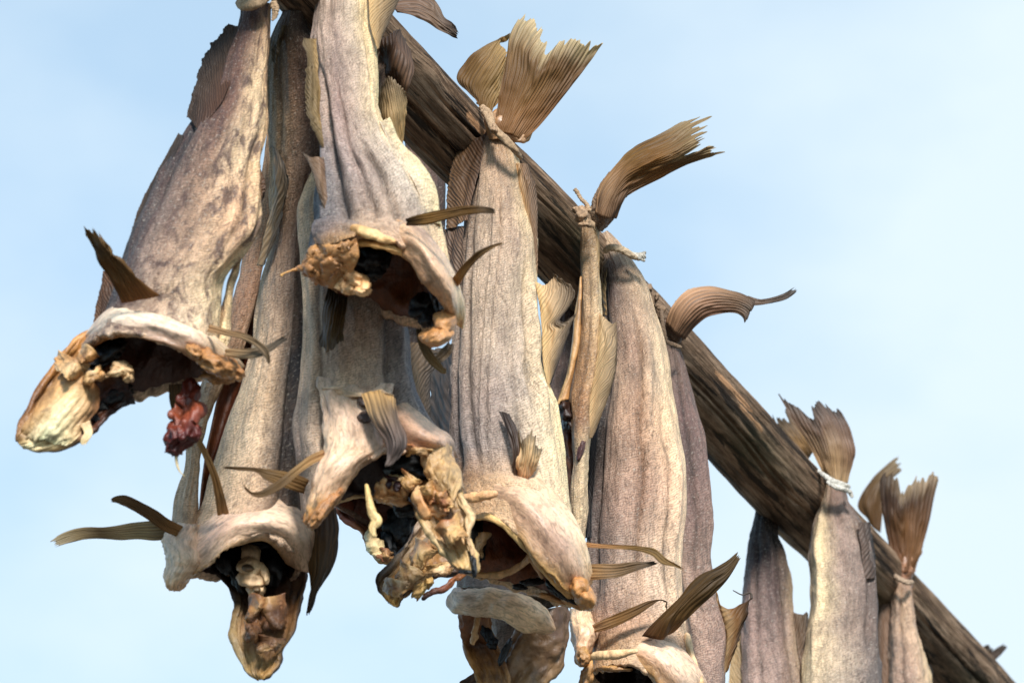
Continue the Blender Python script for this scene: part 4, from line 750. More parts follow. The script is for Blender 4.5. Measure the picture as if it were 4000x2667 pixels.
# ================================================================== behind and below the front middle one
f = fish('grey fish just below the front middle one, a dark fin flapping across its front', 1530, 210, 3.55)
rows = [E((1490,150),(1580,150),.02,.02,.0), E((1455,300),(1560,300),.024,.024,0), E((1400,450),(1540,450),.028,.028,.0), E((1240,640),(1500,640),.03,.03,.0), E((1182,780),(1530,780),.034,.032,0), E((1176,980),(1560,980),.036,.034,0), E((1176,1150),(1576,1150),.038,.036,0), E((1180,1300),(1594,1300),.04,.038,0), E((1178,1440),(1602,1440),.042,.04,0), E((1160,1560),(1624,1550),.044,.042,0), E((1146,1690),(1676,1650),.046,.044,0), E((1156,1790),(1730,1710),.05,.046,0),
        dict(f=[(1168,1880,.02),(1230,1850,-.03),(1330,1800,-.06),(1440,1760,-.07),(1560,1750,-.07),(1660,1755,-.05),(1768,1790,.0)], b=[(1168,1880,.02),(1260,1920,.04),(1400,1920,.07),(1540,1910,.075),(1680,1880,.05),(1768,1790,.0)]),
        dict(f=[(1180,2030,.02),(1230,1990,-.02),(1310,1940,-.05),(1380,1850,-.07),(1470,1780,-.08),(1560,1760,-.08),(1660,1770,-.06),(1772,1840,.0)], b=[(1180,2030,.02),(1260,2000,.03),(1330,1955,.06),(1430,1940,.08),(1530,1965,.08),(1640,1990,.06),(1772,1840,.0)])]
cF4 = [[DBROWN,BROWN,DBROWN],[(.3,.24,.18),(.3,.24,.2),(.2,.17,.15)],[(.46,.37,.27),(.36,.29,.24),(.18,.18,.19)],[(.54,.45,.33),(.36,.29,.24),(.15,.155,.17)],[(.58,.47,.36),(.32,.25,.21),(.13,.14,.16)],[(.58,.48,.37),(.40,.32,.26),(.34,.27,.23),(.13,.14,.165)],[(.56,.46,.36),(.50,.40,.32),(.42,.34,.28),(.15,.16,.185)],[(.54,.44,.35),(.54,.44,.35),(.50,.40,.32),(.19,.195,.22)],[(.46,.38,.32),(.58,.47,.37),(.54,.43,.34),(.24,.235,.25)],[(.40,.33,.29),(.60,.49,.38),(.56,.45,.35),(.38,.33,.30)],[(.38,.32,.28),(.58,.47,.37),(.54,.42,.33),(.46,.37,.31)],[(.40,.32,.27),(.58,.46,.36),(.52,.40,.31),(.50,.36,.26)]]
body('body', f, rows, M_skin[3], cF4, seed=27, lip=.005, cavity=(M_cav, .12, [[(.08,.035,.02)],[(.04,.02,.014)],[(.02,.012,.01)]]), amp=.005,
     ridges=((-.62,-.55,.35,.95,.08,-.006),(.60,.52,.50,.86,.10,-.010),(.78,.72,.5,.88,.06,.009),(-.3,-.2,.62,.9,.12,.006),(.0,.1,.55,.8,.1,.005)), edge=.003)
body('collar_tip', f, [E((1236,1470),(1540,1500),.004,.02,-.036), E((1240,1525),(1510,1560),.010,.02,-.042), E((1262,1620),(1520,1660),.018,.02,-.048), E((1276,1740),(1520,1752),.03,.022,-.055), E((1246,1825),(1440,1808),.032,.022,-.06), E((1216,1925),(1366,1880),.03,.02,-.06), E((1202,1990),(1316,1960),.026,.018,-.058), E((1200,2035),(1262,2025),.018,.014,-.055), E((1204,2060),(1228,2058),.008,.008,-.055)], M_collar,
     [[(.50,.41,.34)],[(.54,.44,.35)],[(.54,.43,.34),(.42,.34,.29)],[(.60,.49,.38),(.50,.38,.29)],[(.60,.48,.38),(.54,.41,.31)],[(.60,.47,.36),(.50,.36,.25)],[(.56,.38,.20),(.50,.30,.13)],[(.50,.26,.08),(.48,.28,.12)],[(.40,.20,.07)]], seed=29, amp=.006, nu=80, nv=80)
blobs('amber_flesh', f, [(1262,1985,-.085,22,62,.010,35),(1300,1945,-.085,18,40,.008,45),(1230,2035,-.075,22,30,.010,20)], M_amber, [[(.56,.31,.10)],[(.44,.20,.05)]], seed=43, amp=.25)
tube('collar_ridge', f, [(1245,1522,-.040,5),(1300,1522,-.048,8),(1360,1535,-.054,9),(1420,1545,-.060,9),(1480,1532,-.060,8),(1540,1545,-.052,5)], M_collar, [[(.52,.42,.33)],[(.58,.46,.34)],[(.50,.38,.27)]], amp=.003, seed=8)
band('collar', f, [(1490,1590),(1560,1600),(1630,1640),(1700,1690),(1748,1722),(1776,1790)], [(1500,1740),(1540,1752),(1600,1750),(1660,1762),(1710,1780),(1745,1830)], M_collar, [[(.52,.41,.32),(.54,.42,.33),(.34,.29,.27)],[(.58,.44,.34),(.58,.44,.35),(.44,.34,.27)],[(.56,.40,.29),(.50,.35,.26),(.50,.36,.25)],[(.42,.26,.15),(.36,.2,.11),(.54,.38,.2)]], dyo=-.055, dyr=-.085, dyi=-.07, seed=10, nu=70)
blobs('hollow', f, [(1420,1572,-.058,26,18,.010,20),(1425,1632,-.060,34,26,.012,-15)], M_cav, [[(.13,.10,.085)]], seed=2, amp=.15)
sheet('pectoral_fin', f, [[(1415,1545,-.085),(1480,1525,-.09),(1545,1555,-.08)],[(1446,1625,-.10),(1510,1610,-.115),(1556,1612,-.10)],[(1478,1680,-.105),(1535,1680,-.12),(1580,1680,-.105)],[(1502,1735,-.11),(1550,1740,-.12),(1590,1735,-.11)],[(1506,1780,-.11),(1535,1785,-.115),(1566,1780,-.11)],[(1503,1824,-.11),(1510,1828,-.112),(1522,1822,-.11)]], M_find, [[(.46,.36,.22)],[(.38,.31,.21),(.22,.18,.15)],[(.22,.18,.16)],[(.17,.145,.14)],[(.24,.21,.20)]], rays=8, amp=.0016, rag=.03, seed=41)
ribbon('pelvic_fin', f, [(1268,1772,-.065,36),(1210,1800,-.085,34),(1155,1842,-.095,30),(1120,1872,-.10,36),(1070,1908,-.10,34),(1020,1932,-.10,22),(985,1930,-.10,10),(958,1905,-.10,6),(945,1882,-.10,2)], M_fin, [[(.48,.37,.25)],[(.44,.34,.21)],[(.28,.21,.13)],[(.24,.18,.11)],[(.4,.3,.2)]], rays=3, twist=.10)
ribbon('pelvic_fin', f, [(1195,1900,-.05,60),(1140,1880,-.07,62),(1090,1866,-.08,54),(1040,1852,-.085,40),(1005,1838,-.085,16),(940,1832,-.085,10),(855,1824,-.085,4)], M_fin, [[(.30,.22,.13)],[(.34,.255,.15)],[(.26,.19,.11)],[(.30,.22,.12)]], rays=5, twist=.05)
blobs('black_membrane', f, [(1610,1800,-.03,84,52,.03,10),(1560,1820,-.02,60,40,.024,0),(1640,1850,-.03,64,40,.024,20),(1700,1880,-.02,30,34,.016,0),(1590,1990,-.01,46,28,.014,0)], M_black, [[(.022,.024,.027)]], seed=101, amp=.3)
blobs('vertebra', f, [(1535,1905,-.04,56,48,.024,0),(1505,1925,-.035,40,40,.02,0),(1570,1900,-.05,30,40,.018,-20),(1530,1945,-.04,54,24,.016,15),(1650,1960,-.055,34,70,.018,-28),(1700,1995,-.055,46,36,.016,20)], M_bone, [[(.62,.45,.27)],[(.50,.30,.15)],[(.66,.54,.37)]], seed=111, amp=.3)
blobs('blood_spots', f, [(1552,1898,-.068,18,20,.008,0),(1520,1890,-.06,14,18,.008,0),(1530,1868,-.058,24,10,.006,10)], M_blood, [[(.07,.012,.008)]], seed=4, amp=.25)
body('skull', f, [E((1560,1905),(1778,1845),.02,.03,-.03), E((1600,1950),(1796,1905),.014,.03,-.045), E((1628,2000),(1826,1975),.006,.028,-.058), E((1655,2045),(1846,2015),.0,.026,-.065), E((1680,2090),(1826,2080),-.004,.024,-.068), E((1710,2135),(1842,2140),-.004,.022,-.07), E((1742,2180),(1860,2200),.0,.018,-.07), E((1765,2206),(1856,2232),.004,.01,-.07), E((1785,2216),(1840,2232),.002,.006,-.07)], M_flesh,
     [[(.20,.10,.05),(.30,.18,.08),(.56,.40,.18)],[(.14,.07,.04),(.40,.26,.13),(.60,.46,.24)],[(.48,.36,.21),(.34,.20,.10),(.64,.50,.30)],[(.58,.46,.30),(.36,.23,.12),(.64,.50,.31)],[(.54,.43,.27),(.44,.33,.19),(.60,.46,.27)],[(.44,.32,.18),(.50,.39,.23),(.58,.43,.23)],[(.40,.26,.12),(.40,.28,.15),(.10,.08,.06)]], seed=47, amp=.006, fine=.0016, grain=(9, 4), nu=90, nv=100)
sheet('amber_flesh', f, [[(1640,1740,-.06),(1700,1735,-.06),(1762,1745,-.03)],[(1650,1820,-.07),(1710,1800,-.075),(1772,1800,-.035)],[(1670,1900,-.07),(1735,1880,-.08),(1790,1880,-.05)],[(1690,1960,-.068),(1750,1950,-.078),(1806,1950,-.06)]], M_amber, [[(.42,.30,.17),(.52,.38,.2)],[(.48,.33,.16),(.56,.42,.24)],[(.40,.26,.12),(.58,.46,.28)]], nu=50, nv=50, rays=6, amp=.0008, rag=.2, thick=.003, crumple=.006, seed=48)
scraps(f, [(1630,1762,-.07,110,34,10),(1600,1880,-.055,80,60,30),(1690,1930,-.066,60,90,-20),(1740,1960,-.07,60,90,-25),(1770,2080,-.075,90,110,-30)], M_flesh, [(.46,.29,.13),(.34,.15,.07),(.58,.44,.25),(.40,.27,.14)], seed=49)
tube('skull_edge', f, [(1760,1855,-.05,8),(1780,1910,-.055,9),(1808,1965,-.065,11),(1838,2012,-.072,14),(1832,2065,-.074,10),(1828,2110,-.074,8),(1842,2150,-.074,8),(1858,2200,-.073,7)], M_amber, [[(.54,.42,.26)],[(.62,.50,.33)],[(.60,.46,.29)],[(.44,.31,.17)]], amp=.003, seed=50, flat=.5)
blobs('black_rim', f, [(1852,2215,-.072,11,40,.008,-5),(1842,2180,-.070,9,30,.006,-15),(1822,2232,-.070,30,9,.006,4)], M_black, [[(.03,.03,.033)]], seed=52, amp=.3)
tube('strand', f, [(1430,1890,-.06,9),(1440,1950,-.07,12),(1456,2005,-.075,16),(1474,2035,-.075,20),(1456,2065,-.075,14),(1466,2098,-.075,9)], M_bone, [[(.60,.48,.28)],[(.64,.52,.32)]], amp=.0016, seed=12)
tube('rim_edge', f, [(1308,1962,.05,8),(1360,1945,.06,10),(1430,1938,.065,9),(1500,1955,.065,10),(1560,1985,.06,10),(1610,2010,.05,6)], M_collar, [[(.60,.48,.34)],[(.58,.44,.26)],[(.3,.18,.08)]], amp=.0012, flat=.6)
sheet('dorsal_fin', f, [[(1590,1330,.02),(1605,1450,.02),(1625,1560,.02),(1650,1640,.02)],[(1650,1350,.03),(1652,1450,.03),(1655,1560,.03),(1664,1640,.03)],[(1735,1380,.04),(1700,1450,.04),(1685,1540,.04),(1678,1640,.04)]], M_find, [[(.32,.26,.19)],[(.24,.20,.16)],[(.11,.10,.095)]], rays=13, sweep=.45, amp=.0022, rag=.1, seed=54)
sheet('anal_fin', f, [[(1520,590,-.005),(1550,590,-.015),(1574,590,-.01)],[(1486,480,-.02),(1530,480,-.035),(1586,480,-.025)],[(1480,390,-.03),(1530,390,-.045),(1590,400,-.035)],[(1482,325,-.04),(1522,285,-.055),(1584,345,-.045)]], M_finp, [[(.62,.50,.33)],[(.50,.39,.24)],[(.50,.41,.28)],[(.40,.34,.27)]], rays=13, sweep=.45, amp=.0022, rag=.10, seed=55, wav=.004)
sheet('tail_fin', f, [[(1484,345,-.01),(1530,345,-.02),(1584,392,-.02)],[(1482,270,-.02),(1540,270,-.04),(1600,330,-.03)],[(1480,205,-.03),(1545,190,-.05),(1614,260,-.03)],[(1482,172,-.03),(1540,140,-.045),(1606,205,-.03)],[(1486,168,-.02),(1568,112,-.03),(1578,150,-.03)]], M_find, [[(.18,.12,.075)],[(.15,.10,.065),(.24,.18,.14)],[(.13,.085,.055),(.20,.15,.12)],[(.10,.075,.055)]], rays=12, amp=.0022, rag=.03, seed=56, wav=.004)
sheet('tail_fin', f, [[(1490,-40,.10),(1520,30,.10),(1552,58,.10)],[(1600,-60,.11),(1612,20,.10),(1612,66,.10)],[(1690,-20,.11),(1690,50,.10),(1680,96,.10)],[(1722,60,.11),(1740,90,.10),(1735,124,.10)],[(1796,128,.10),(1795,140,.10),(1792,150,.10)]], M_find, [[(.20,.14,.10)],[(.24,.18,.14)],[(.24,.19,.15)],[(.15,.125,.11)]], rays=10, amp=.002, rag=.05, seed=57, wav=.006)
# ================================================================== dark fish behind the pole, its cut end seen under the shaggy one
f = fish('dark mostly hidden fish behind the pole, only its flank and brown cut end showing', 1690, 470, 4.00)
rows = [E((1580,380),(1690,380),.02,.02,.06), E((1578,520),(1735,520),.03,.03,.06), E((1590,700),(1740,700),.034,.034,.05), E((1540,1000),(1720,1000),.036,.036,.04), E((1460,1300),(1690,1300),.04,.04,.03), E((1400,1600),(1680,1600),.04,.04,.02), E((1350,1800),(1700,1800),.042,.042,.01),
        dict(f=[(1300,1975,.0),(1380,1930,-.04),(1500,1900,-.05),(1620,1900,-.05),(1700,1960,0)], b=[(1300,1975,.0),(1360,2010,.04),(1450,2060,.06),(1600,2060,.06),(1700,1960,0)])]
body('body', f, rows, M_skin[5], [[DBROWN,BROWN,DBROWN],[(.20,.14,.11),(.22,.15,.12),(.07,.05,.045)],[(.2,.15,.12),(.26,.19,.15),(.10,.075,.07)],[(.26,.20,.17)],[(.30,.22,.18)]], seed=60, lip=.004, cavity=(M_cav, .10, [[(.24,.10,.06)],[(.08,.04,.03)],[(.03,.02,.02)]]))
body('skull', f, [E((1310,1970),(1640,1900),.006,.03,.05), E((1330,2020),(1660,1980),-.012,.03,.05), E((1412,2075),(1650,2050),-.014,.028,.045), E((1432,2130),(1620,2120),-.012,.024,.035), E((1470,2178),(1580,2180),-.006,.018,.02), E((1520,2205),(1560,2210),.002,.008,.015)], M_flesh,
     [[(.36,.17,.10),(.20,.10,.06),(.10,.06,.04)],[(.38,.17,.10),(.10,.05,.035),(.12,.07,.045)],[(.44,.26,.14),(.09,.055,.04),(.2,.12,.07)],[(.5,.36,.2),(.14,.08,.05),(.3,.18,.09)],[(.5,.36,.2),(.4,.27,.14)]], seed=62, amp=.005, fine=.0016, grain=(9, 4), nu=80, nv=80)
blobs('black_membrane', f, [(1555,2060,.03,56,80,.016,5),(1520,2120,.03,26,60,.012,-15)], M_black, [[BLACK]], seed=63, amp=.3)
blobs('vertebra', f, [(1462,2130,.015,34,36,.016,-12),(1480,2165,.012,26,20,.012,0),(1448,2095,.02,22,26,.012,0)], M_bone, [[(.70,.60,.42)],[(.55,.42,.26)]], seed=64, amp=.22)
scraps(f, [(1500,2170,.016,60,50,20)], M_flesh, [(.5,.36,.2),(.3,.14,.08)], seed=66)

# ================================================================== big flank fish
f = fish('broad pale fish right of centre with wide arched bone collar and orange chin tip', 1935, 520, 3.77)
rows = [E((1905,505),(1950,512),.014,.014,.0), E((1870,580),(2012,590),.024,.022,0), E((1848,680),(2040,690),.03,.026,0), E((1826,800),(2066,810),.034,.03,0), E((1808,920),(2092,925),.038,.032,0), E((1798,1050),(2092,1050),.040,.034,0), E((1786,1180),(2094,1180),.042,.036,0), E((1768,1330),(2114,1320),.044,.038,0), E((1756,1460),(2124,1430),.046,.038,0), E((1752,1590),(2172,1570),.048,.04,0), E((1758,1720),(2198,1740),.05,.042,0), E((1776,1810),(2210,1850),.052,.044,0),
        dict(f=[(1760,1905,.02),(1830,1900,-.03),(1920,1880,-.055),(2010,1880,-.07),(2100,1910,-.065),(2170,1960,-.04),(2235,2030,.0)], b=[(1760,1905,.02),(1850,2000,.06),(1970,2040,.085),(2090,2060,.08),(2180,2050,.05),(2235,2030,.0)]),
        dict(f=[(1740,2060,.02),(1800,2020,-.02),(1860,2008,-.05),(1915,2012,-.07),(1980,2042,-.08),(2040,2105,-.075),(2100,2175,-.06),(2180,2270,-.04),(2262,2352,.0)], b=[(1740,2060,.02),(1780,2200,.06),(1830,2250,.085),(1910,2275,.10),(2010,2305,.095),(2110,2336,.08),(2200,2368,.05),(2262,2352,.0)])]
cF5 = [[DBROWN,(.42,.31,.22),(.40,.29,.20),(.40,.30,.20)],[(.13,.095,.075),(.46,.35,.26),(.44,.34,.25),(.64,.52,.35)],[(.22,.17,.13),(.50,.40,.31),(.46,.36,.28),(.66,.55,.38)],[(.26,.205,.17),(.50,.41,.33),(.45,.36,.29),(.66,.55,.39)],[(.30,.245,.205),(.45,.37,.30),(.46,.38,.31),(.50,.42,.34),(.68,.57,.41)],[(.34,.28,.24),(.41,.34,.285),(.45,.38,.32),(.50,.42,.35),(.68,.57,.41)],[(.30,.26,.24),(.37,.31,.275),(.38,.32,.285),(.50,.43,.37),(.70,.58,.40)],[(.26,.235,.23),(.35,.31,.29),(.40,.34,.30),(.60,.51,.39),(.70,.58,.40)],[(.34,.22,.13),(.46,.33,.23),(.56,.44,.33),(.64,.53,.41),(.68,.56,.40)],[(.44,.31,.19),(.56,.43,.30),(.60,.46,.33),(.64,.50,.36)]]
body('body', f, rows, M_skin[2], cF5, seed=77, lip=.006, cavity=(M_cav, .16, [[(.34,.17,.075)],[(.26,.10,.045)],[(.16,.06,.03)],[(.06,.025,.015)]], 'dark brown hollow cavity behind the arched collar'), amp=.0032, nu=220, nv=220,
     ridges=((-.72,-.45,.06,.82,.06,-.006),(-.86,-.80,.06,.85,.07,-.006),(-.05,-.40,.10,.80,.022,.0035),(.10,-.32,.10,.80,.02,-.002),(.62,.50,.30,.68,.07,-.009),(.78,.66,.30,.70,.07,.007),(.25,.20,.5,.82,.10,-.005),(-.2,-.1,.5,.85,.12,.004)), edge=.003)
sheet('dorsal_fin', f, [[(1918,525,-.005),(1882,630,-.022),(1850,740,-.026),(1826,860,-.028)],[(1860,545,.0),(1826,640,-.01),(1802,750,-.014),(1796,870,-.02)],[(1798,562,.01),(1766,645,.005),(1746,770,.0),(1742,900,.0)]], M_find, [[(.10,.07,.05),(.26,.19,.14)],[(.11,.075,.05),(.30,.22,.15)],[(.20,.145,.095)]], rays=20, sweep=.45, nu=100, amp=.0022, rag=.04, seed=72)
sheet('dorsal_fin', f, [[(1806,880,-.02),(1806,1000,-.022),(1800,1130,-.022),(1790,1230,-.022)],[(1765,890,.0),(1760,1000,-.004),(1762,1120,-.004),(1775,1230,-.01)],[(1736,900,.005),(1730,1010,.004),(1740,1130,.004),(1766,1240,-.002)]], M_find, [[(.24,.19,.155)],[(.22,.17,.14)]], rays=17, sweep=.45, nu=90, amp=.0016, rag=.05, seed=73)
sheet('dorsal_fin', f, [[(1766,1360,-.01),(1760,1480,-.012),(1758,1600,-.012),(1764,1730,-.012)],[(1720,1360,.02),(1715,1480,.016),(1716,1600,.016),(1730,1740,.01)],[(1690,1370,.03),(1684,1480,.03),(1684,1600,.03),(1712,1740,.02)]], M_find, [[(.15,.14,.14)],[(.20,.19,.185),(.11,.105,.105)]], rays=7, sweep=.45, nu=70, amp=.002, rag=.05, seed=74)
sheet('anal_fin', f, [[(2004,636,-.012),(2022,760,-.016),(2056,900,-.014),(2088,1060,-.008)],[(2040,640,-.018),(2062,740,-.02),(2082,880,-.016),(2094,1060,-.006)],[(2072,650,-.012),(2092,720,-.012),(2103,860,-.008),(2096,1070,-.004)]], M_find, [[(.60,.48,.33)],[(.30,.23,.17)],[(.15,.12,.10),(.36,.28,.21)]], rays=20, sweep=.45, nu=90, amp=.002, rag=.08, seed=75)
sheet('anal_fin', f, [[(2090,1100,-.010),(2106,1200,-.012),(2114,1310,-.012),(2122,1420,-.012),(2148,1530,-.008)],[(2130,1110,-.012),(2150,1190,-.02),(2168,1290,-.02),(2150,1400,-.016),(2150,1500,-.01)],[(2158,1080,-.01),(2192,1140,-.02),(2206,1270,-.02),(2180,1390,-.015),(2152,1500,-.01)],[(2160,1066,-.01),(2198,1084,-.02),(2262,1126,-.03),(2214,1330,-.018),(2150,1510,-.01)]], M_finp, [[(.68,.56,.39)],[(.62,.51,.37)],[(.50,.41,.31),(.22,.19,.17)],[(.34,.28,.22),(.12,.11,.11)]], rays=21, sweep=.45, nu=110, amp=.0024, rag=.10, split=((.40,.05,.42),), seed=76, wav=.003)
sheet('pectoral_fin', f, [[(2000,1858,-.05),(2016,1862,-.055),(2034,1860,-.055)],[(2004,1790,-.065),(2018,1790,-.068),(2026,1788,-.066)],[(1984,1690,-.066),(2006,1690,-.07),(2022,1690,-.066)],[(1948,1602,-.058),(1962,1596,-.062),(1984,1606,-.06)]], M_find, [[(.17,.12,.09)],[(.11,.095,.09)]], rays=4, nu=24, rag=.05, seed=78)
sheet('pectoral_fin', f, [[(2014,1862,-.056),(2046,1866,-.062),(2084,1850,-.054)],[(2020,1800,-.068),(2056,1800,-.078),(2100,1800,-.064)],[(2016,1730,-.068),(2064,1720,-.082),(2120,1752,-.062)],[(2006,1660,-.064),(2070,1655,-.076),(2138,1740,-.058)]], M_finp, [[(.62,.44,.30)],[(.66,.52,.36),(.56,.45,.32)],[(.58,.48,.34)],[(.36,.31,.25)]], rays=9, nu=60, amp=.002, rag=.32, seed=79)
band('collar', f, [(1818,1908),(1868,1878),(1930,1862),(2005,1872),(2085,1915),(2160,1985),(2225,2075),(2270,2180),(2300,2290)], [(1822,2012),(1875,2008),(1930,2022),(1985,2050),(2034,2105),(2080,2165),(2130,2222),(2190,2285),(2258,2352)], M_collar, [[(.36,.24,.15),(.48,.36,.26),(.62,.51,.39),(.64,.52,.38)],[(.50,.36,.25),(.56,.43,.33),(.60,.48,.38),(.62,.50,.38)],[(.54,.40,.27),(.52,.40,.31),(.50,.38,.31),(.60,.47,.36)],[(.46,.33,.22),(.48,.36,.27),(.46,.34,.27),(.58,.42,.28)],[(.54,.40,.2),(.42,.30,.17),(.50,.35,.17),(.58,.38,.16)]], dyo=-.066, dyr=-.090, dyi=-.076, crumple=.0028, seed=80, ends=-.005)

tube('collar_bone', f, [(1790,1942,-.055,18),(1840,1942,-.075,20),(1890,1938,-.088,20),(1945,1926,-.096,9)], M_bone, [[(.58,.40,.24)],[(.66,.46,.28)],[(.58,.40,.26)]], amp=.0018, seed=83)
tube('inner_rib', f, [(1850,2016,-.05,12),(1915,2022,-.072,13),(1975,2052,-.076,13),(2032,2112,-.07,14),(2090,2180,-.056,14),(2160,2262,-.036,13),(2230,2335,-.012,12)], M_bone, [[(.58,.42,.22)],[(.60,.46,.26)],[(.62,.42,.20)]], amp=.0025, seed=84)
tube('inner_rib', f, [(1830,2232,.05,14),(1900,2246,.045,16),(1975,2238,.03,15),(2040,2205,.01,13),(2078,2172,-.015,18),(2100,2210,-.005,14),(2120,2260,.0,10)], M_bone, [[(.50,.34,.18)],[(.58,.42,.26)],[(.50,.36,.24)]], amp=.002, seed=85)
blobs('chin_tip', f, [(2285,2330,-.022,40,56,.026,-28),(2262,2290,-.03,38,46,.022,-30),(2302,2362,-.01,20,26,.016,-20),(2238,2356,.015,52,16,.014,28),(2160,2336,.035,60,14,.012,20)], M_amber, [[(.62,.36,.12)],[(.56,.28,.07)]], seed=86, amp=.16, label='orange chin tip')
blobs('amber_flesh', f, [(2128,2180,-.058,26,12,.010,55),(2150,2218,-.05,28,12,.010,55),(2178,2262,-.042,34,13,.010,58)], M_amber, [[(.60,.38,.14)]], seed=87, amp=.3)
blobs('dark_clots', f, [(2170,2305,.0,50,16,.012,42),(2210,2330,.0,44,14,.012,35),(2080,2272,.03,40,14,.01,-5),(2030,2290,.05,30,12,.01,0)], M_black, [[(.03,.018,.012)]], seed=88, amp=.35)
blobs('black_membrane', f, [(1850,2070,.0,34,80,.016,5),(1870,2130,.02,30,50,.014,0)], M_black, [[BLACK]], seed=89, amp=.3)
scraps(f, [(1880,2130,-.005,46,110,5),(1690,2130,-.02,90,110,35),(1640,2180,-.03,80,120,30),(1590,2250,-.032,90,90,35),(1720,2225,-.03,110,46,-8),(1540,2300,-.034,90,70,20)], M_flesh, [(.60,.48,.30),(.50,.33,.16),(.62,.52,.37),(.38,.22,.11)], seed=90)
body('skull', f, [E((1690,1990),(1830,2240),-.004,.03,.03), E((1625,2060),(1750,2250),-.012,.028,.015), E((1590,2120),(1690,2262),-.014,.024,.0), E((1550,2185),(1640,2294),-.012,.02,-.01), E((1506,2238),(1600,2314),-.008,.016,-.016), E((1474,2272),(1562,2345),-.004,.012,-.018), E((1480,2305),(1548,2364),.003,.008,-.018), E((1510,2345),(1530,2360),.003,.004,-.018)], M_flesh,
     [[(.46,.36,.26),(.52,.38,.22),(.14,.08,.05)],[(.42,.34,.27),(.54,.39,.22),(.44,.28,.14),(.12,.07,.04)],[(.40,.32,.24),(.60,.46,.28),(.50,.34,.18),(.26,.15,.07)],[(.26,.21,.16),(.56,.38,.18),(.64,.54,.36),(.46,.29,.13)],[(.12,.10,.085),(.60,.44,.22),(.62,.48,.27),(.56,.38,.17)],[(.14,.11,.09),(.60,.44,.21),(.66,.48,.24)],[(.5,.36,.16),(.64,.46,.22)]], seed=92, amp=.005, fine=.0016, grain=(9, 4), backcol=(.10,.085,.08), nu=90, nv=90)
blobs('amber_flesh', f, [(1640,2300,-.018,20,40,.010,28),(1672,2272,-.012,20,24,.008,10)], M_amber, [[(.62,.46,.20)]], seed=93, amp=.3)
tube('dried_strand', f, [(1820,2236,-.02,9),(1776,2262,-.03,13),(1742,2290,-.035,14),(1705,2308,-.035,13),(1672,2320,-.035,12),(1648,2342,-.035,7)], M_cav, [[(.42,.23,.10)],[(.28,.12,.06)],[(.08,.05,.045)]], amp=.002, seed=94)
ribbon('pelvic_fin', f, [(2256,2122,-.02,20),(2320,2130,-.03,18),(2400,2135,-.035,18),(2500,2143,-.04,20),(2555,2158,-.04,30),(2592,2190,-.04,30),(2640,2208,-.04,12),(2690,2236,-.04,3)], M_fin, [[(.58,.42,.27)],[(.46,.33,.20)],[(.36,.27,.14)],[(.33,.25,.13)],[(.36,.27,.15)]], rays=3, twist=.03)
ribbon('pelvic_fin', f, [(2262,2236,.0,66),(2340,2232,-.02,62),(2410,2228,-.025,54),(2480,2212,-.03,38),(2530,2204,-.03,22),(2582,2193,-.035,6)], M_find, [[(.40,.30,.19)],[(.26,.20,.13)],[(.15,.12,.09)]], rays=5, amp=.0014)
body('tail_stalk', f, [E((1912,545),(1962,540),.012,.012,-.015), E((1895,470),(2052,560),.012,.012,-.02), E((1945,420),(2090,480),.010,.010,-.02), E((1965,380),(2110,420),.003,.003,-.02)], M_collar, [[(.42,.29,.18),(.34,.23,.14)],[(.40,.26,.15),(.50,.36,.24)],[(.44,.30,.17),(.5,.36,.22)],[(.36,.24,.13)]], nu=60, nv=60, seed=97, amp=.0015, crs=.0003, fine=.0016, grain=(9, 4))
sheet('tail_fin', f, [[(1930,520,-.025),(1990,530,-.03),(2046,555,-.025)],[(1942,440,-.028),(2020,450,-.035),(2110,490,-.028)],[(1975,290,-.03),(2110,310,-.045),(2225,345,-.03)],[(1995,140,-.02),(2150,200,-.05),(2310,235,-.03)],[(2060,40,-.01),(2200,110,-.05),(2362,160,-.04)]], M_fin, [[(.40,.27,.16)],[(.34,.225,.12),(.40,.27,.15),(.34,.22,.12)],[(.28,.185,.095),(.34,.24,.13),(.24,.155,.08)],[(.33,.245,.145),(.30,.21,.12),(.26,.18,.10)],[(.54,.49,.38)]], rays=22, nu=130, nv=60, amp=.0022, rag=.10, split=((.47,.09,.17),(.63,.02,.10)), seed=98, wav=.006, curl=0)
sheet('tail_fin', f, [[(1905,505,.22),(1890,460,.22),(1870,420,.22)],[(1930,410,.22),(1880,360,.21),(1780,300,.22)],[(1960,350,.22),(1920,260,.21),(1850,215,.22)],[(1985,260,.22),(1985,190,.21),(1965,150,.22),(2020,128,.22)]], M_fin, [[(.30,.19,.08)],[(.34,.24,.11),(.26,.17,.07)],[(.46,.37,.23),(.30,.20,.09)],[(.46,.37,.23)]], rays=14, nu=80, amp=.0024, rag=.06, seed=99, wav=.005)
sheet('tail_fin', f, [[(1860,400,.22),(1890,425,.22),(1915,440,.22)],[(1900,352,.225),(1925,385,.225),(1950,400,.225)],[(1955,318,.225),(1965,350,.225),(1985,372,.225)]], M_fin, [[(.34,.23,.10)],[(.40,.30,.17)]], rays=5, nu=36, amp=.0016, rag=.1, seed=100)

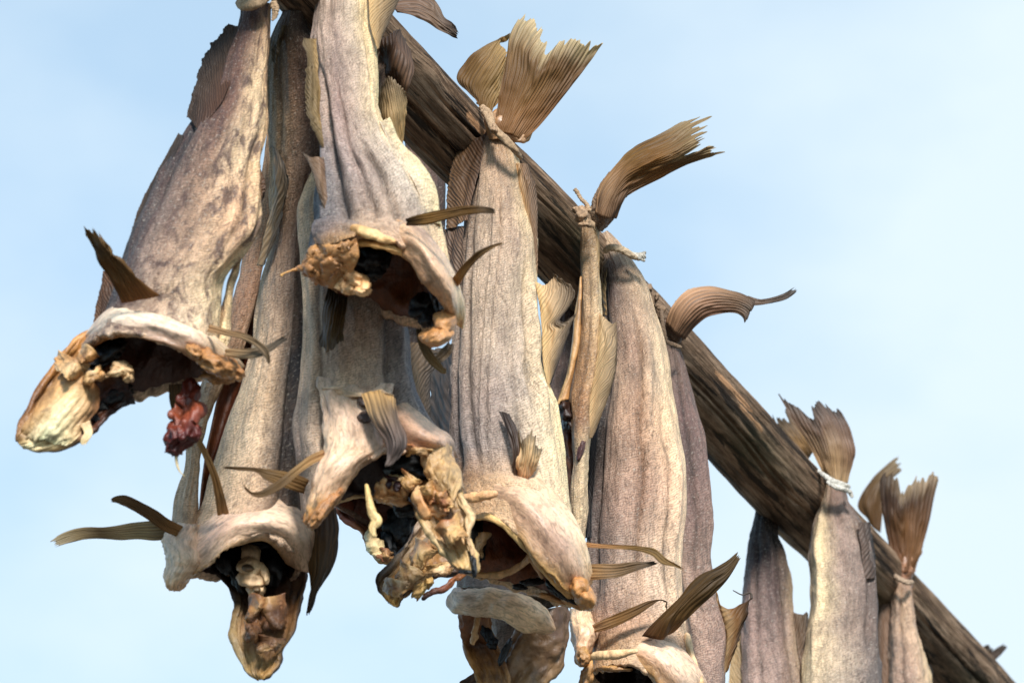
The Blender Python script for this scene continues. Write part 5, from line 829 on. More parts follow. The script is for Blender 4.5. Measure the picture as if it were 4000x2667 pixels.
# ================================================================== curled-collar fish at the bottom
f = fish('bottom fish with a curled tube-like collar, below the orange chin tip', 2190, 1200, 3.95)
rows = [E((2150,1080),(2250,1080),.02,.02,.30), E((2128,1240),(2264,1240),.03,.03,.30), E((2116,1400),(2262,1400),.034,.034,.27), E((2090,1700),(2250,1700),.036,.036,.20), E((1960,2000),(2225,2000),.038,.038,.09), E((1800,2230),(2190,2230),.04,.04,.02), 
        dict(f=[(1780,2290,.02),(1860,2290,-.03),(1980,2310,-.045),(2100,2330,-.035),(2225,2350,.02)], b=[(1780,2290,.02),(1860,2320,.06),(1980,2350,.07),(2100,2380,.06),(2225,2350,.02)])]
body('body', f, rows, M_skin[3], [[(.22,.16,.14),(.17,.12,.11)],[(.27,.205,.18),(.20,.15,.135)],[(.28,.215,.19),(.22,.17,.15)],[(.28,.215,.19),(.24,.185,.16)],[(.30,.24,.21)],[(.34,.29,.26)],[(.36,.31,.28),(.40,.33,.28)]], seed=110, lip=.004, amp=.003)
tube('collar', f, [(1780,2300,.0,14),(1800,2345,-.02,52),(1850,2350,-.04,56),(1920,2352,-.05,56),(1990,2368,-.055,58),(2055,2400,-.055,66),(2110,2430,-.05,54),(2150,2452,-.045,26),(2165,2462,-.04,10)], M_collar, [[(.48,.41,.35)],[(.58,.49,.40)],[(.60,.50,.39)],[(.64,.53,.40)],[(.62,.49,.35)],[(.50,.34,.22)]], ns=26, nl=100, amp=.0028, seed=111)
body('skull', f, [E((1790,2360),(1870,2400),.02,.02,.0), E((1795,2430),(1912,2410),.02,.02,.01), E((1798,2480),(1918,2470),.01,.02,.015), E((1812,2520),(1942,2520),-.008,.02,.015), E((1838,2590),(1960,2560),-.01,.02,.012), E((1862,2660),(1985,2640),-.006,.018,.01), E((1890,2760),(2000,2760),.0,.016,.01)], M_flesh, [[(.34,.20,.12),(.30,.15,.07)],[(.24,.12,.06),(.40,.22,.09)],[(.40,.24,.10),(.12,.06,.03),(.44,.26,.12)],[(.46,.29,.12),(.34,.20,.09)],[(.46,.31,.15),(.48,.33,.16)]], seed=112, amp=.005, fine=.0008, grain=(8, 5), nu=70, nv=80)
tube('strand', f, [(1868,2400,-.02,12),(1858,2450,-.022,13),(1850,2500,-.022,14),(1844,2516,-.022,8)], M_bone, [[(.40,.27,.15)],[(.56,.40,.24)]], amp=.0014, seed=113)
blobs('black_membrane', f, [(1905,2480,.0,18,40,.01,-30),(1925,2512,-.004,22,20,.01,20)], M_black, [[BLACK]], seed=114, amp=.3)
body('shoulder_flap', f, [E((2030,2400),(2222,2360),.03,.02,.03), E((2016,2460),(2222,2440),.026,.02,.03), E((1988,2520),(2214,2530),.022,.018,.03), E((1960,2580),(2190,2600),.018,.016,.03), E((1948,2680),(2130,2670),.016,.014,.03), E((1940,2780),(2090,2770),.016,.014,.03)], M_flesh, [[(.24,.16,.10),(.20,.14,.09),(.16,.11,.075)],[(.40,.28,.17),(.24,.17,.105),(.20,.14,.09)],[(.36,.26,.16),(.26,.18,.11),(.24,.165,.10)],[(.20,.13,.08),(.32,.22,.13),(.38,.27,.16)],[(.40,.29,.17),(.32,.22,.13)]], seed=115, amp=.006, fine=.0008, grain=(8, 5), nu=80, nv=90)
body('far_flank', f, [E((1930,2300),(2060,2300),.02,.02,.10), E((1924,2420),(2060,2420),.02,.02,.10), E((1926,2520),(2040,2520),.02,.02,.10), E((1940,2680),(2020,2680),.02,.02,.10), E((1950,2780),(2010,2780),.02,.02,.10)], M_skin[5], [[(.36,.29,.24),(.32,.25,.22)],[(.40,.33,.27),(.28,.21,.18)]], seed=116, nu=48, nv=50)
blobs('dark_edge', f, [(1972,2545,-.01,14,56,.01,25)], M_black, [[(.03,.025,.02)]], seed=117, amp=.3)
sheet('pectoral_fin', f, [[(1880,2615,.10),(1890,2680,.10),(1890,2760,.10)],[(1835,2640,.10),(1840,2690,.10),(1850,2760,.10)],[(1790,2668,.10),(1800,2700,.10),(1820,2760,.10)]], M_find, [[(.26,.20,.16)],[(.18,.15,.12)]], rays=6, rag=.08, seed=118)

# ================================================================== narrow edge-on fish
f = fish('narrow fish hanging edge-on with open orange belly and a pale pleated fin', 2310, 850, 4.02)
rows = [E((2292,820),(2318,820),.012,.012,.01), E((2276,880),(2336,885),.02,.02,0), E((2271,990),(2332,1000),.026,.026,0), E((2273,1180),(2344,1180),.032,.032,0), E((2264,1300),(2346,1300),.034,.034,0), E((2244,1440),(2334,1440),.036,.036,0), E((2226,1560),(2314,1560),.036,.036,0), E((2230,1700),(2304,1700),.036,.036,0), E((2240,1800),(2292,1800),.034,.034,0), E((2232,1900),(2291,1900),.034,.034,0), E((2226,2010),(2290,2010),.032,.032,0), E((2238,2130),(2276,2130),.03,.03,0)]
body('body', f, rows, M_skin[1], [[(.26,.19,.13),(.30,.23,.16)],[(.44,.33,.22),(.30,.22,.14),(.50,.40,.28)],[(.40,.29,.20),(.36,.27,.18),(.56,.46,.33)],[(.36,.25,.16),(.48,.37,.26),(.60,.50,.36)],[(.38,.26,.16),(.36,.24,.14),(.62,.52,.38)],[(.42,.30,.19),(.38,.25,.15),(.62,.53,.40)],[(.36,.24,.14),(.34,.22,.14),(.62,.52,.39)],[(.30,.19,.12),(.54,.44,.32),(.62,.53,.40)],[(.56,.45,.33),(.60,.50,.37)],[(.56,.45,.32),(.58,.48,.36)],[(.56,.46,.34),(.56,.46,.34)]], nu=70, nv=170, seed=120, ridges=((.0,-.1,.1,.62,.18,-.004),(.35,.3,.1,.7,.14,.003)), amp=.003)
sheet('belly_edge', f, [[(2276,1080,-.015),(2270,1220,-.015),(2260,1350,-.015),(2240,1470,-.015),(2222,1560,-.015)],[(2266,1080,-.02),(2258,1220,-.02),(2248,1350,-.02),(2226,1460,-.02),(2190,1566,-.02)],[(2268,1090,-.012),(2252,1220,-.012),(2236,1350,-.012),(2212,1460,-.012),(2172,1580,-.012)]], M_flesh, [[(.46,.28,.13)],[(.56,.42,.25)]], nu=60, nv=12, rays=2, amp=.0004, thick=.003)
blobs('dark_hollow', f, [(2208,1600,.0,34,40,.02,-15),(2228,1640,.0,18,40,.014,0),(2216,1660,.01,22,30,.014,0)], M_flesh, [[(.10,.045,.02)],[(.05,.022,.012)]], seed=121, amp=.3)
body('inner_wall', f, [E((2196,1580),(2240,1590),.01,.02,.03), E((2196,1700),(2246,1700),.01,.02,.03), E((2204,1800),(2250,1800),.01,.02,.03), E((2212,1950),(2240,1950),.01,.02,.03)], M_cav, [[(.24,.10,.04)],[(.36,.18,.07)],[(.12,.06,.04)]], nu=40, nv=50, seed=122)
sheet('anal_fin', f, [[(2328,1210,-.02),(2332,1330,-.026),(2310,1470,-.026),(2290,1600,-.022),(2280,1720,-.015)],[(2352,1230,-.03),(2366,1340,-.04),(2350,1470,-.04),(2330,1580,-.03),(2300,1710,-.02)],[(2396,1262,-.03),(2408,1350,-.04),(2396,1460,-.04),(2366,1570,-.03),(2312,1710,-.02)],[(2414,1252,-.03),(2412,1340,-.035),(2400,1455,-.035),(2372,1560,-.03),(2316,1705,-.02)]], M_finp, [[(.68,.57,.42)],[(.62,.52,.38)],[(.48,.40,.30)],[(.32,.26,.2)]], rays=25, sweep=.45, nu=130, amp=.0026, rag=.06, seed=123, wav=.002)
sheet('belly_fold', f, [[(2316,1040,-.02),(2336,1160,-.022),(2346,1240,-.022)],[(2312,930,-.02),(2330,930,-.022),(2336,1100,-.02)],[(2296,900,-.018),(2316,880,-.02),(2328,900,-.018)]], M_finp, [[(.64,.53,.38)],[(.36,.28,.17)],[(.16,.12,.08)]], rays=5, nu=40, amp=.0014, seed=124)
blobs('wine_spot', f, [(2270,1755,-.034,12,44,.006,15)], M_flesh, [[(.16,.08,.07)]], seed=125, amp=.3)
body('tail_stalk', f, [E((2322,900),(2352,905),.016,.016,.0), E((2306,830),(2400,850),.018,.018,-.01), E((2334,740),(2430,790),.018,.018,-.02), E((2380,670),(2456,760),.008,.008,-.025)], M_skin[1], [[(.28,.20,.14),(.18,.13,.10)],[(.44,.34,.24),(.22,.15,.115)],[(.46,.35,.25),(.20,.14,.105)],[(.34,.23,.13),(.24,.16,.095)],[(.28,.18,.08)]], nu=56, nv=70, seed=126, amp=.0015, crs=.0003)
sheet('tail_fin', f, [[(2318,830,-.028),(2360,850,-.042),(2402,852,-.028)],[(2340,732,-.036),(2392,768,-.052),(2434,792,-.036)],[(2400,640,-.036),(2440,690,-.052),(2472,754,-.036)],[(2470,582,-.035),(2520,640,-.06),(2590,700,-.03)],[(2580,532,-.03),(2640,590,-.06),(2720,640,-.03)],[(2690,475,-.025),(2730,540,-.05),(2795,612,-.03)],[(2792,428,-.02),(2810,520,-.04),(2862,596,-.03)]], M_fin, [[(.46,.35,.25),(.26,.18,.13)],[(.48,.37,.26),(.24,.165,.115)],[(.42,.30,.18),(.26,.175,.10)],[(.34,.24,.11),(.30,.19,.075),(.36,.22,.09)],[(.26,.175,.075),(.36,.23,.095),(.25,.165,.07)],[(.32,.24,.14),(.30,.22,.13)],[(.40,.34,.24)]], rays=17, nu=110, nv=56, amp=.0018, rag=.17, split=((.70,.08,.18),), seed=127, wav=.006)

# ================================================================== folded-over fish
f = fish('tall pink-beige fish folded over the pole, a broad brown fin jutting near its base', 2420, 960, 4.12)
rows = [E((2345,915),(2372,902),.012,.012,.03), E((2350,975),(2420,945),.02,.02,.015), E((2356,1030),(2480,1030),.028,.028,.0), E((2352,1110),(2526,1110),.034,.034,0), E((2352,1210),(2556,1205),.038,.036,0), E((2356,1310),(2588,1305),.04,.038,0), E((2352,1430),(2612,1425),.042,.04,0), E((2348,1560),(2626,1540),.044,.04,0), E((2330,1700),(2648,1700),.046,.042,0), E((2310,1850),(2675,1850),.048,.042,0), E((2298,2000),(2672,2000),.05,.044,0), E((2300,2150),(2658,2150),.05,.044,0), E((2304,2300),(2660,2300),.052,.046,0), E((2300,2420),(2678,2420),.054,.048,0),
        dict(f=[(2290,2530,.02),(2370,2520,-.04),(2470,2500,-.065),(2570,2510,-.06),(2650,2550,-.03),(2705,2600,.02)], b=[(2290,2530,.02),(2400,2600,.07),(2500,2640,.09),(2600,2640,.08),(2705,2600,.02)]),
        dict(f=[(2290,2640,.02),(2360,2604,-.05),(2450,2594,-.075),(2525,2624,-.075),(2580,2680,-.06),(2690,2760,.02)], b=[(2290,2640,.02),(2400,2780,.07),(2500,2800,.09),(2600,2800,.08),(2690,2760,.02)])]
cF7 = [[PALE,(.42,.32,.24)],[(.34,.26,.21),(.50,.40,.30),(.50,.39,.29)],[(.10,.085,.08),(.24,.19,.16),(.46,.36,.27),(.54,.43,.32)],[(.14,.115,.105),(.20,.155,.14),(.42,.33,.25),(.54,.44,.33)],[(.20,.165,.15),(.33,.255,.21),(.46,.36,.28),(.54,.44,.33)],[(.24,.20,.18),(.38,.29,.23),(.40,.30,.24),(.60,.49,.37),(.58,.48,.36)],[(.13,.115,.11),(.42,.33,.26),(.40,.30,.235),(.60,.49,.38),(.60,.49,.36)],[(.11,.10,.10),(.44,.34,.27),(.42,.31,.24),(.60,.46,.34),(.64,.53,.39)],[(.10,.09,.09),(.42,.325,.265),(.40,.30,.24),(.60,.45,.34),(.66,.54,.41)],[(.12,.105,.105),(.38,.295,.25),(.40,.30,.245),(.58,.44,.34),(.64,.52,.40)],[(.17,.15,.145),(.32,.255,.225),(.42,.335,.28),(.58,.46,.36),(.60,.49,.38)],[(.26,.215,.195),(.32,.26,.225),(.48,.38,.31),(.56,.45,.36),(.58,.47,.36)],[(.40,.30,.23),(.40,.29,.23),(.46,.34,.26),(.56,.45,.36),(.60,.48,.36)],[(.46,.34,.24),(.48,.36,.26),(.56,.43,.33),(.58,.46,.35)],[(.5,.38,.26),(.58,.46,.36)]]
body('body', f, rows, M_skin[4], cF7, seed=130, lip=.006, cavity=(M_cav, .14, [[(.05,.03,.02)],[(.03,.02,.016)],[(.015,.012,.012)]]), nu=220, nv=220,
     ridges=((-.70,-.78,.12,.84,.08,-.008),(-.9,-.9,.2,.84,.05,.006),(.12,-.02,.20,.80,.05,-.006),(.30,.15,.2,.84,.08,.005),(.55,.55,.4,.84,.06,-.004),(.75,.7,.45,.84,.08,.005),(-.35,-.3,.3,.8,.12,.004)), edge=.003, amp=.0035)
band('collar', f, [(2320,2500),(2390,2490),(2470,2488),(2550,2500),(2620,2545),(2680,2610),(2730,2700),(2770,2790)], [(2330,2600),(2400,2596),(2460,2596),(2525,2624),(2565,2668),(2590,2720),(2620,2780),(2660,2840)], M_collar, [[(.46,.34,.26),(.52,.40,.31),(.58,.46,.36)],[(.56,.43,.33),(.60,.48,.38),(.60,.48,.38)],[(.58,.44,.34),(.58,.45,.36),(.56,.44,.34)],[(.46,.32,.21),(.48,.35,.25)],[(.50,.34,.15),(.44,.3,.16)]], dyo=-.062, dyr=-.082, dyi=-.07, crumple=.003, seed=131)
tube('collar_bone', f, [(2310,2562,-.07,16),(2370,2560,-.085,19),(2430,2553,-.098,19),(2492,2540,-.105,8)], M_bone, [[(.64,.50,.34)],[(.66,.50,.34)]], amp=.0016, seed=132)
body('collar_tip', f, [E((2226,2376),(2308,2376),.02,.02,.0), E((2226,2420),(2316,2420),.024,.02,-.02), E((2232,2460),(2340,2458),.026,.02,-.03), E((2236,2505),(2328,2500),.026,.02,-.03), E((2244,2550),(2312,2550),.024,.018,-.03), E((2248,2585),(2308,2590),.016,.014,-.03), E((2262,2602),(2296,2604),.008,.008,-.03)], M_collar, [[(.58,.47,.36)],[(.62,.50,.37)],[(.60,.47,.34),(.52,.41,.33)],[(.56,.42,.31)],[(.52,.35,.22)],[(.54,.34,.16)],[(.56,.37,.16)]], nu=60, nv=70, seed=133, amp=.003, fine=.0006)
blobs('amber_flesh', f, [(2280,2562,-.062,26,30,.010,0),(2292,2640,-.03,24,60,.014,12),(2400,2612,-.06,60,12,.01,0)], M_amber, [[(.40,.19,.06)],[(.58,.40,.18)]], seed=134, amp=.3)
tube('side_strand', f, [(2682,2470,-.03,10),(2696,2540,-.03,13),(2716,2610,-.03,14),(2742,2690,-.03,13),(2752,2740,-.03,10)], M_bone, [[(.62,.50,.36)],[(.60,.44,.26)]], amp=.0016, seed=135)
sheet('pectoral_fin', f, [[(2514,2486,-.07),(2570,2492,-.08),(2630,2472,-.07)],[(2566,2412,-.085),(2620,2410,-.10),(2680,2422,-.085)],[(2650,2328,-.095),(2690,2330,-.108),(2734,2370,-.095)],[(2728,2262,-.10),(2762,2270,-.112),(2796,2312,-.10)],[(2820,2214,-.105),(2834,2226,-.11),(2850,2250,-.105)],[(2888,2140,-.108),(2896,2144,-.11),(2906,2158,-.108)]], M_fin, [[(.17,.09,.04),(.36,.25,.14)],[(.20,.135,.06),(.27,.19,.095)],[(.22,.155,.075),(.19,.135,.065)],[(.18,.13,.065)],[(.22,.17,.10)]], rays=8, rag=.05, seed=136, wav=.004)
ribbon('pelvic_fin', f, [(2318,2456,-.05,30),(2370,2436,-.07,44),(2425,2413,-.08,44),(2490,2382,-.085,36),(2540,2356,-.085,22),(2578,2343,-.085,5),(2604,2350,-.085,3),(2602,2372,-.085,3),(2612,2398,-.085,2)], M_fin, [[(.52,.41,.29)],[(.34,.24,.13)],[(.26,.18,.09)],[(.2,.15,.1)]], rays=4)
sheet('dorsal_fin', f, [[(2370,1030,-.02),(2368,1120,-.03),(2372,1230,-.034)],[(2356,1030,-.015),(2346,1110,-.02),(2356,1240,-.024)],[(2384,1006,-.02),(2362,1080,-.026),(2352,1180,-.02)]], M_find, [[(.36,.29,.19)],[(.17,.14,.12)]], rays=8, sweep=.45, nu=60, amp=.002, rag=.06, seed=137)
sheet('dorsal_fin', f, [[(2342,1640,-.02),(2322,1800,-.022),(2314,1950,-.022),(2312,2100,-.022)],[(2312,1660,-.01),(2298,1800,-.012),(2292,1950,-.012),(2294,2100,-.012)],[(2300,1720,.0),(2284,1820,.0),(2278,1950,.0),(2284,2100,.0)]], M_find, [[(.13,.12,.12)],[(.09,.085,.085)]], rays=25, sweep=.45, nu=110, amp=.0018, rag=.04, seed=138)

# ================================================================== brown fish with curled tail
f = fish('slim brown fish whose stalk-like tail arches out against the sky and droops', 2640, 1340, 4.30)
rows = [E((2596,1250),(2640,1250),.014,.014,.0), E((2588,1350),(2654,1352),.022,.022,0), E((2584,1450),(2684,1450),.028,.028,0), E((2580,1560),(2716,1560),.032,.032,0), E((2590,1690),(2748,1690),.036,.036,0), E((2610,1850),(2772,1850),.038,.038,0), E((2620,2030),(2785,2030),.04,.04,0), E((2620,2150),(2776,2150),.04,.04,0), E((2630,2310),(2798,2310),.042,.042,0), E((2650,2460),(2838,2460),.044,.044,0), E((2680,2620),(2830,2620),.044,.044,0), E((2690,2780),(2826,2780),.044,.044,0)]
body('body', f, rows, M_skin[5], [[(0.351,0.27,0.23),(0.297,0.216,0.176)],[(0.432,0.351,0.297),(0.216,0.155,0.135)],[(0.486,0.392,0.324),(0.243,0.176,0.162),(0.27,0.203,0.176)],[(0.459,0.378,0.311),(0.216,0.162,0.149),(0.324,0.243,0.216)],[(0.486,0.392,0.324),(0.297,0.223,0.196),(0.351,0.27,0.23)],[(0.513,0.419,0.338),(0.378,0.29,0.243),(0.365,0.284,0.243)],[(0.513,0.419,0.351),(0.405,0.311,0.263),(0.338,0.257,0.223)],[(0.54,0.446,0.378),(0.419,0.331,0.284),(0.351,0.27,0.23)]], seed=140, ridges=((.2,.1,.05,.8,.12,-.006),(-.3,-.2,.1,.9,.12,.005),(.6,.6,.2,.9,.1,.004)), nu=90)
sheet('anal_fin', f, [[(2796,2300,-.01),(2808,2420,-.012),(2820,2540,-.012),(2822,2660,-.01)],[(2822,2370,-.02),(2840,2440,-.025),(2840,2540,-.02),(2828,2640,-.015)],[(2856,2384,-.02),(2880,2420,-.03),(2868,2500,-.025),(2832,2620,-.016)],[(2938,2338,-.02),(2932,2360,-.03),(2898,2450,-.025),(2834,2612,-.016)]], M_fin, [[(.46,.38,.29)],[(.46,.38,.27)],[(.34,.23,.13)],[(.10,.065,.04)]], rays=12, sweep=.45, nu=80, amp=.0024, rag=.03, seed=141)
tube('fin_hair', f, [(2936,2340,-.02,5),(2932,2316,-.02,4),(2900,2322,-.02,3),(2862,2304,-.02,2)], M_find, [[(.10,.08,.06)]], amp=.0002)
body('tail_stalk', f, [E((2602,1300),(2652,1350),.016,.016,-.01), E((2604,1245),(2672,1318),.018,.018,-.02), E((2634,1186),(2714,1272),.018,.018,-.03), E((2682,1138),(2752,1240),.014,.014,-.035), E((2730,1120),(2784,1224),.006,.006,-.035)], M_skin[5], [[(.26,.19,.14),(.22,.16,.12)],[(.30,.21,.16),(.20,.13,.10)],[(.46,.35,.26),(.24,.155,.115)],[(.48,.36,.27),(.22,.14,.10)],[(.44,.33,.24),(.25,.17,.12)]], nu=60, nv=80, seed=142, amp=.0015, crs=.0003)
sheet('tail_fin', f, [[(2598,1262,-.035),(2634,1300,-.045),(2676,1326,-.03)],[(2630,1184,-.045),(2674,1236,-.056),(2718,1274,-.04)],[(2682,1136,-.05),(2718,1188,-.058),(2756,1242,-.045)],[(2770,1114,-.05),(2790,1165,-.056),(2802,1228,-.045)],[(2850,1132,-.05),(2856,1170,-.056),(2852,1222,-.05)],[(2900,1146,-.055),(2900,1180,-.06),(2886,1228,-.055)],[(2950,1174,-.06),(2940,1200,-.062),(2906,1250,-.06)],[(2944,1200,-.06),(2930,1226,-.062),(2904,1276,-.06)]], M_find, [[(.34,.25,.18),(.22,.155,.12)],[(.46,.35,.26),(.20,.135,.10)],[(.50,.38,.28),(.22,.145,.105)],[(.44,.33,.24),(.24,.16,.12)],[(.34,.26,.19),(.2,.14,.1)],[(.22,.17,.13)],[(.14,.12,.10)]], rays=9, nu=60, amp=.0018, rag=.06, seed=143)
ribbon('tail_fin', f, [(2920,1176,-.055,40),(2970,1180,-.055,24),(3020,1172,-.055,22),(3066,1158,-.055,26),(3100,1136,-.055,22),(3126,1118,-.055,10)], M_find, [[(.22,.17,.13)],[(.18,.15,.13)],[(.13,.12,.11)]], rays=4, rag=.2, twist=.05)

# ================================================================== far right fishes
f = fish('dark brown fish hanging behind the pole at right, its upper end in painted pole shadow', 2990, 2030, 4.90)
rows = [E((2955,1950),(3040,1950),.02,.02,0), E((2942,2050),(3034,2080),.024,.024,0), E((2922,2150),(3066,2160),.03,.03,0), E((2908,2250),(3088,2255),.034,.034,0), E((2896,2370),(3100,2370),.036,.036,0), E((2894,2500),(3120,2500),.038,.038,0), E((2898,2660),(3140,2660),.04,.04,0), E((2900,2780),(3150,2780),.04,.04,0)]
body('body', f, rows, M_skin[5], [[(0.0473,0.0338,0.027)],[(0.0675,0.0432,0.0378),(0.081,0.054,0.0432),(0.0675,0.0473,0.0405)],[(0.121,0.081,0.0675),(0.101,0.0675,0.0607),(0.216,0.162,0.121)],[(0.23,0.169,0.149),(0.297,0.23,0.203),(0.162,0.121,0.115),(0.432,0.351,0.257)],[(0.351,0.27,0.236),(0.378,0.29,0.257),(0.324,0.257,0.23),(0.54,0.432,0.324)],[(0.378,0.297,0.257),(0.405,0.317,0.277),(0.338,0.27,0.236),(0.486,0.405,0.311)],[(0.405,0.324,0.284),(0.378,0.297,0.263),(0.351,0.284,0.243)]], seed=150, ridges=((.2,.15,.1,.95,.08,.006),(.5,.5,.1,.95,.08,-.006),(-.3,-.3,.2,.9,.08,-.004)), nu=90)  # near-black top rows: the pole's cast shadow painted into the skin colours
sheet('anal_fin', f, [[(3096,2390,-.012),(3108,2480,-.012),(3124,2600,-.012),(3140,2740,-.012)],[(3130,2400,-.014),(3140,2480,-.014),(3150,2600,-.014),(3160,2740,-.014)],[(3166,2374,-.01),(3172,2480,-.012),(3180,2600,-.012),(3180,2740,-.012)]], M_find, [[(.26,.21,.17)],[(.22,.18,.145)],[(.14,.12,.10)]], rays=13, sweep=.45, amp=.002, rag=.12, seed=151, split=((.0,.2,.1),))
sheet('dorsal_fin', f, [[(2900,2440,.0),(2898,2560,.0),(2900,2740,.0)],[(2878,2460,.0),(2872,2570,.0),(2872,2740,.0)],[(2866,2500,.0),(2850,2600,.0),(2842,2740,.0)]], M_finp, [[(.46,.38,.28)],[(.54,.45,.32)]], rays=12, sweep=.45, amp=.0016, rag=.05, seed=152)
sheet('tail_fin', f, [[(3140,1800,.0),(3160,1790,.0),(3176,1764,.0)],[(3080,1755,-.005),(3110,1730,-.015),(3140,1690,-.005)],[(3030,1690,-.005),(3060,1660,-.02),(3100,1630,-.005)],[(2985,1562,.0),(3030,1590,-.015),(3064,1580,.0)]], M_find, [[(.24,.17,.09)],[(.30,.225,.13)],[(.30,.24,.155),(.20,.15,.10)],[(.14,.12,.095)]], rays=10, amp=.0022, rag=.26, seed=153)

f = fish('light fish at right, its two-lobed tail tied with white cord above the pole', 3270, 1880, 4.87)
rows = [E((3226,1880),(3306,1890),.02,.02,0), E((3216,1945),(3310,1950),.026,.026,0), E((3182,2030),(3368,2040),.032,.032,0), E((3166,2110),(3404,2110),.036,.036,0), E((3164,2220),(3418,2220),.04,.04,0), E((3166,2360),(3424,2360),.042,.042,0), E((3150,2500),(3430,2500),.044,.044,0), E((3130,2660),(3444,2660),.046,.046,0), E((3120,2780),(3450,2780),.046,.046,0)]
body('body', f, rows, M_skin[4], [[(.56,.46,.34),(.30,.22,.18),(.26,.19,.16)],[(.42,.35,.27),(.34,.26,.22),(.26,.2,.17)],[(.22,.18,.155),(.62,.52,.37),(.36,.285,.245),(.40,.32,.27),(.16,.14,.13)],[(.26,.215,.185),(.64,.53,.38),(.37,.295,.255),(.30,.245,.215),(.10,.09,.088)],[(.40,.33,.26),(.64,.54,.39),(.38,.31,.265),(.28,.225,.20),(.15,.13,.125)],[(.54,.45,.33),(.58,.48,.36),(.42,.345,.29),(.30,.245,.215),(.18,.155,.145)],[(.62,.52,.38),(.56,.47,.36),(.46,.39,.32),(.32,.27,.24),(.19,.17,.165)],[(.5,.41,.3),(.56,.47,.36),(.50,.42,.34),(.34,.29,.25),(.19,.17,.165)]], seed=160, ridges=((-.55,-.6,.1,.95,.07,.006),(.12,.2,.25,.95,.05,.006),(.55,.62,.15,.8,.06,-.006),(.75,.78,.15,.8,.05,.006)), nu=110)
sheet('dorsal_fin', f, [[(3352,2040,-.03),(3366,2140,-.034),(3380,2260,-.034)],[(3380,2036,-.024),(3398,2140,-.026),(3408,2260,-.026)],[(3394,2050,-.01),(3412,2140,-.01),(3418,2260,-.01)]], M_find, [[(.20,.16,.14)],[(.075,.07,.07)]], rays=10, sweep=.45, amp=.0018, seed=161)
sheet('tail_fin', f, [[(3232,1890,-.01),(3270,1895,-.018),(3310,1885,-.01)],[(3196,1815,-.02),(3258,1800,-.03),(3334,1800,-.02)],[(3150,1722,-.03),(3230,1710,-.04),(3340,1740,-.03)],[(3096,1640,-.035),(3200,1630,-.045),(3318,1660,-.035)],[(3032,1524,-.04),(3150,1550,-.04),(3272,1580,-.04)]], M_find, [[(.46,.37,.26)],[(.46,.36,.25),(.42,.33,.23),(.30,.22,.17)],[(.32,.25,.185),(.34,.27,.2),(.26,.195,.16)],[(.25,.19,.15),(.23,.18,.155)],[(.12,.10,.085),(.11,.095,.09)]], rays=16, nu=110, nv=56, amp=.0018, rag=.08, split=((.33,.14,.22),), seed=162, wav=.005)

f = fish('reddish fish at far right whose dark flared tail stands upright above the pole', 3525, 2260, 5.21)
rows = [E((3492,2240),(3560,2250),.02,.02,0), E((3486,2330),(3562,2330),.026,.026,0), E((3478,2440),(3578,2440),.032,.032,0), E((3474,2540),(3606,2540),.036,.036,0), E((3472,2660),(3640,2660),.04,.04,0), E((3470,2780),(3660,2780),.04,.04,0)]
body('body', f, rows, M_skin[3], [[(.36,.25,.18),(.28,.19,.15)],[(.30,.22,.175),(.54,.42,.32),(.40,.30,.23)],[(.30,.23,.19),(.50,.39,.30),(.42,.33,.26)],[(.34,.265,.215),(.46,.355,.285),(.56,.45,.33)],[(.40,.31,.25),(.42,.325,.27),(.62,.5,.34)],[(.40,.31,.25),(.42,.325,.27),(.62,.5,.34)]], seed=170, ridges=((-.1,-.2,.1,.95,.12,-.006),(.4,.3,.1,.95,.12,.005)), nu=80)
sheet('dorsal_fin', f, [[(3484,2350,.0),(3480,2460,.0),(3478,2580,.0),(3476,2760,.0)],[(3455,2350,.0),(3448,2460,.0),(3448,2580,.0),(3450,2760,.0)],[(3440,2322,.0),(3424,2440,.0),(3428,2580,.0),(3434,2760,.0)]], M_find, [[(.30,.23,.18)],[(.26,.20,.16)],[(.18,.145,.12)]], rays=13, sweep=.45, amp=.002, rag=.08, seed=171)
body('tail_stalk', f, [E((3492,2258),(3562,2262),.018,.018,-.005), E((3494,2200),(3576,2215),.018,.018,-.01), E((3486,2120),(3600,2150),.016,.016,-.01), E((3500,2060),(3606,2080),.008,.008,-.01)], M_collar, [[(.32,.19,.12)],[(.34,.20,.12),(.42,.27,.17)],[(.20,.12,.07),(.46,.30,.19)],[(.26,.16,.09),(.36,.23,.14)]], nu=50, nv=50, seed=172, amp=.0015, crs=.0003)
sheet('tail_fin', f, [[(3494,2230,-.02),(3530,2235,-.03),(3570,2232,-.02)],[(3468,2120,-.025),(3530,2110,-.035),(3602,2140,-.025)],[(3446,2010,-.03),(3530,2000,-.045),(3632,2030,-.03)],[(3436,1910,-.03),(3540,1920,-.045),(3656,1910,-.03)],[(3440,1800,-.03),(3550,1830,-.04),(3682,1830,-.03)]], M_fin, [[(.30,.18,.10)],[(.24,.145,.08),(.36,.24,.14)],[(.17,.105,.06),(.32,.21,.12),(.26,.165,.095)],[(.14,.09,.055),(.21,.14,.09)],[(.12,.085,.06),(.42,.36,.28),(.40,.34,.27)]], rays=15, nu=110, nv=56, amp=.002, rag=.13, split=((.42,.10,.14),), seed=173, wav=.005)

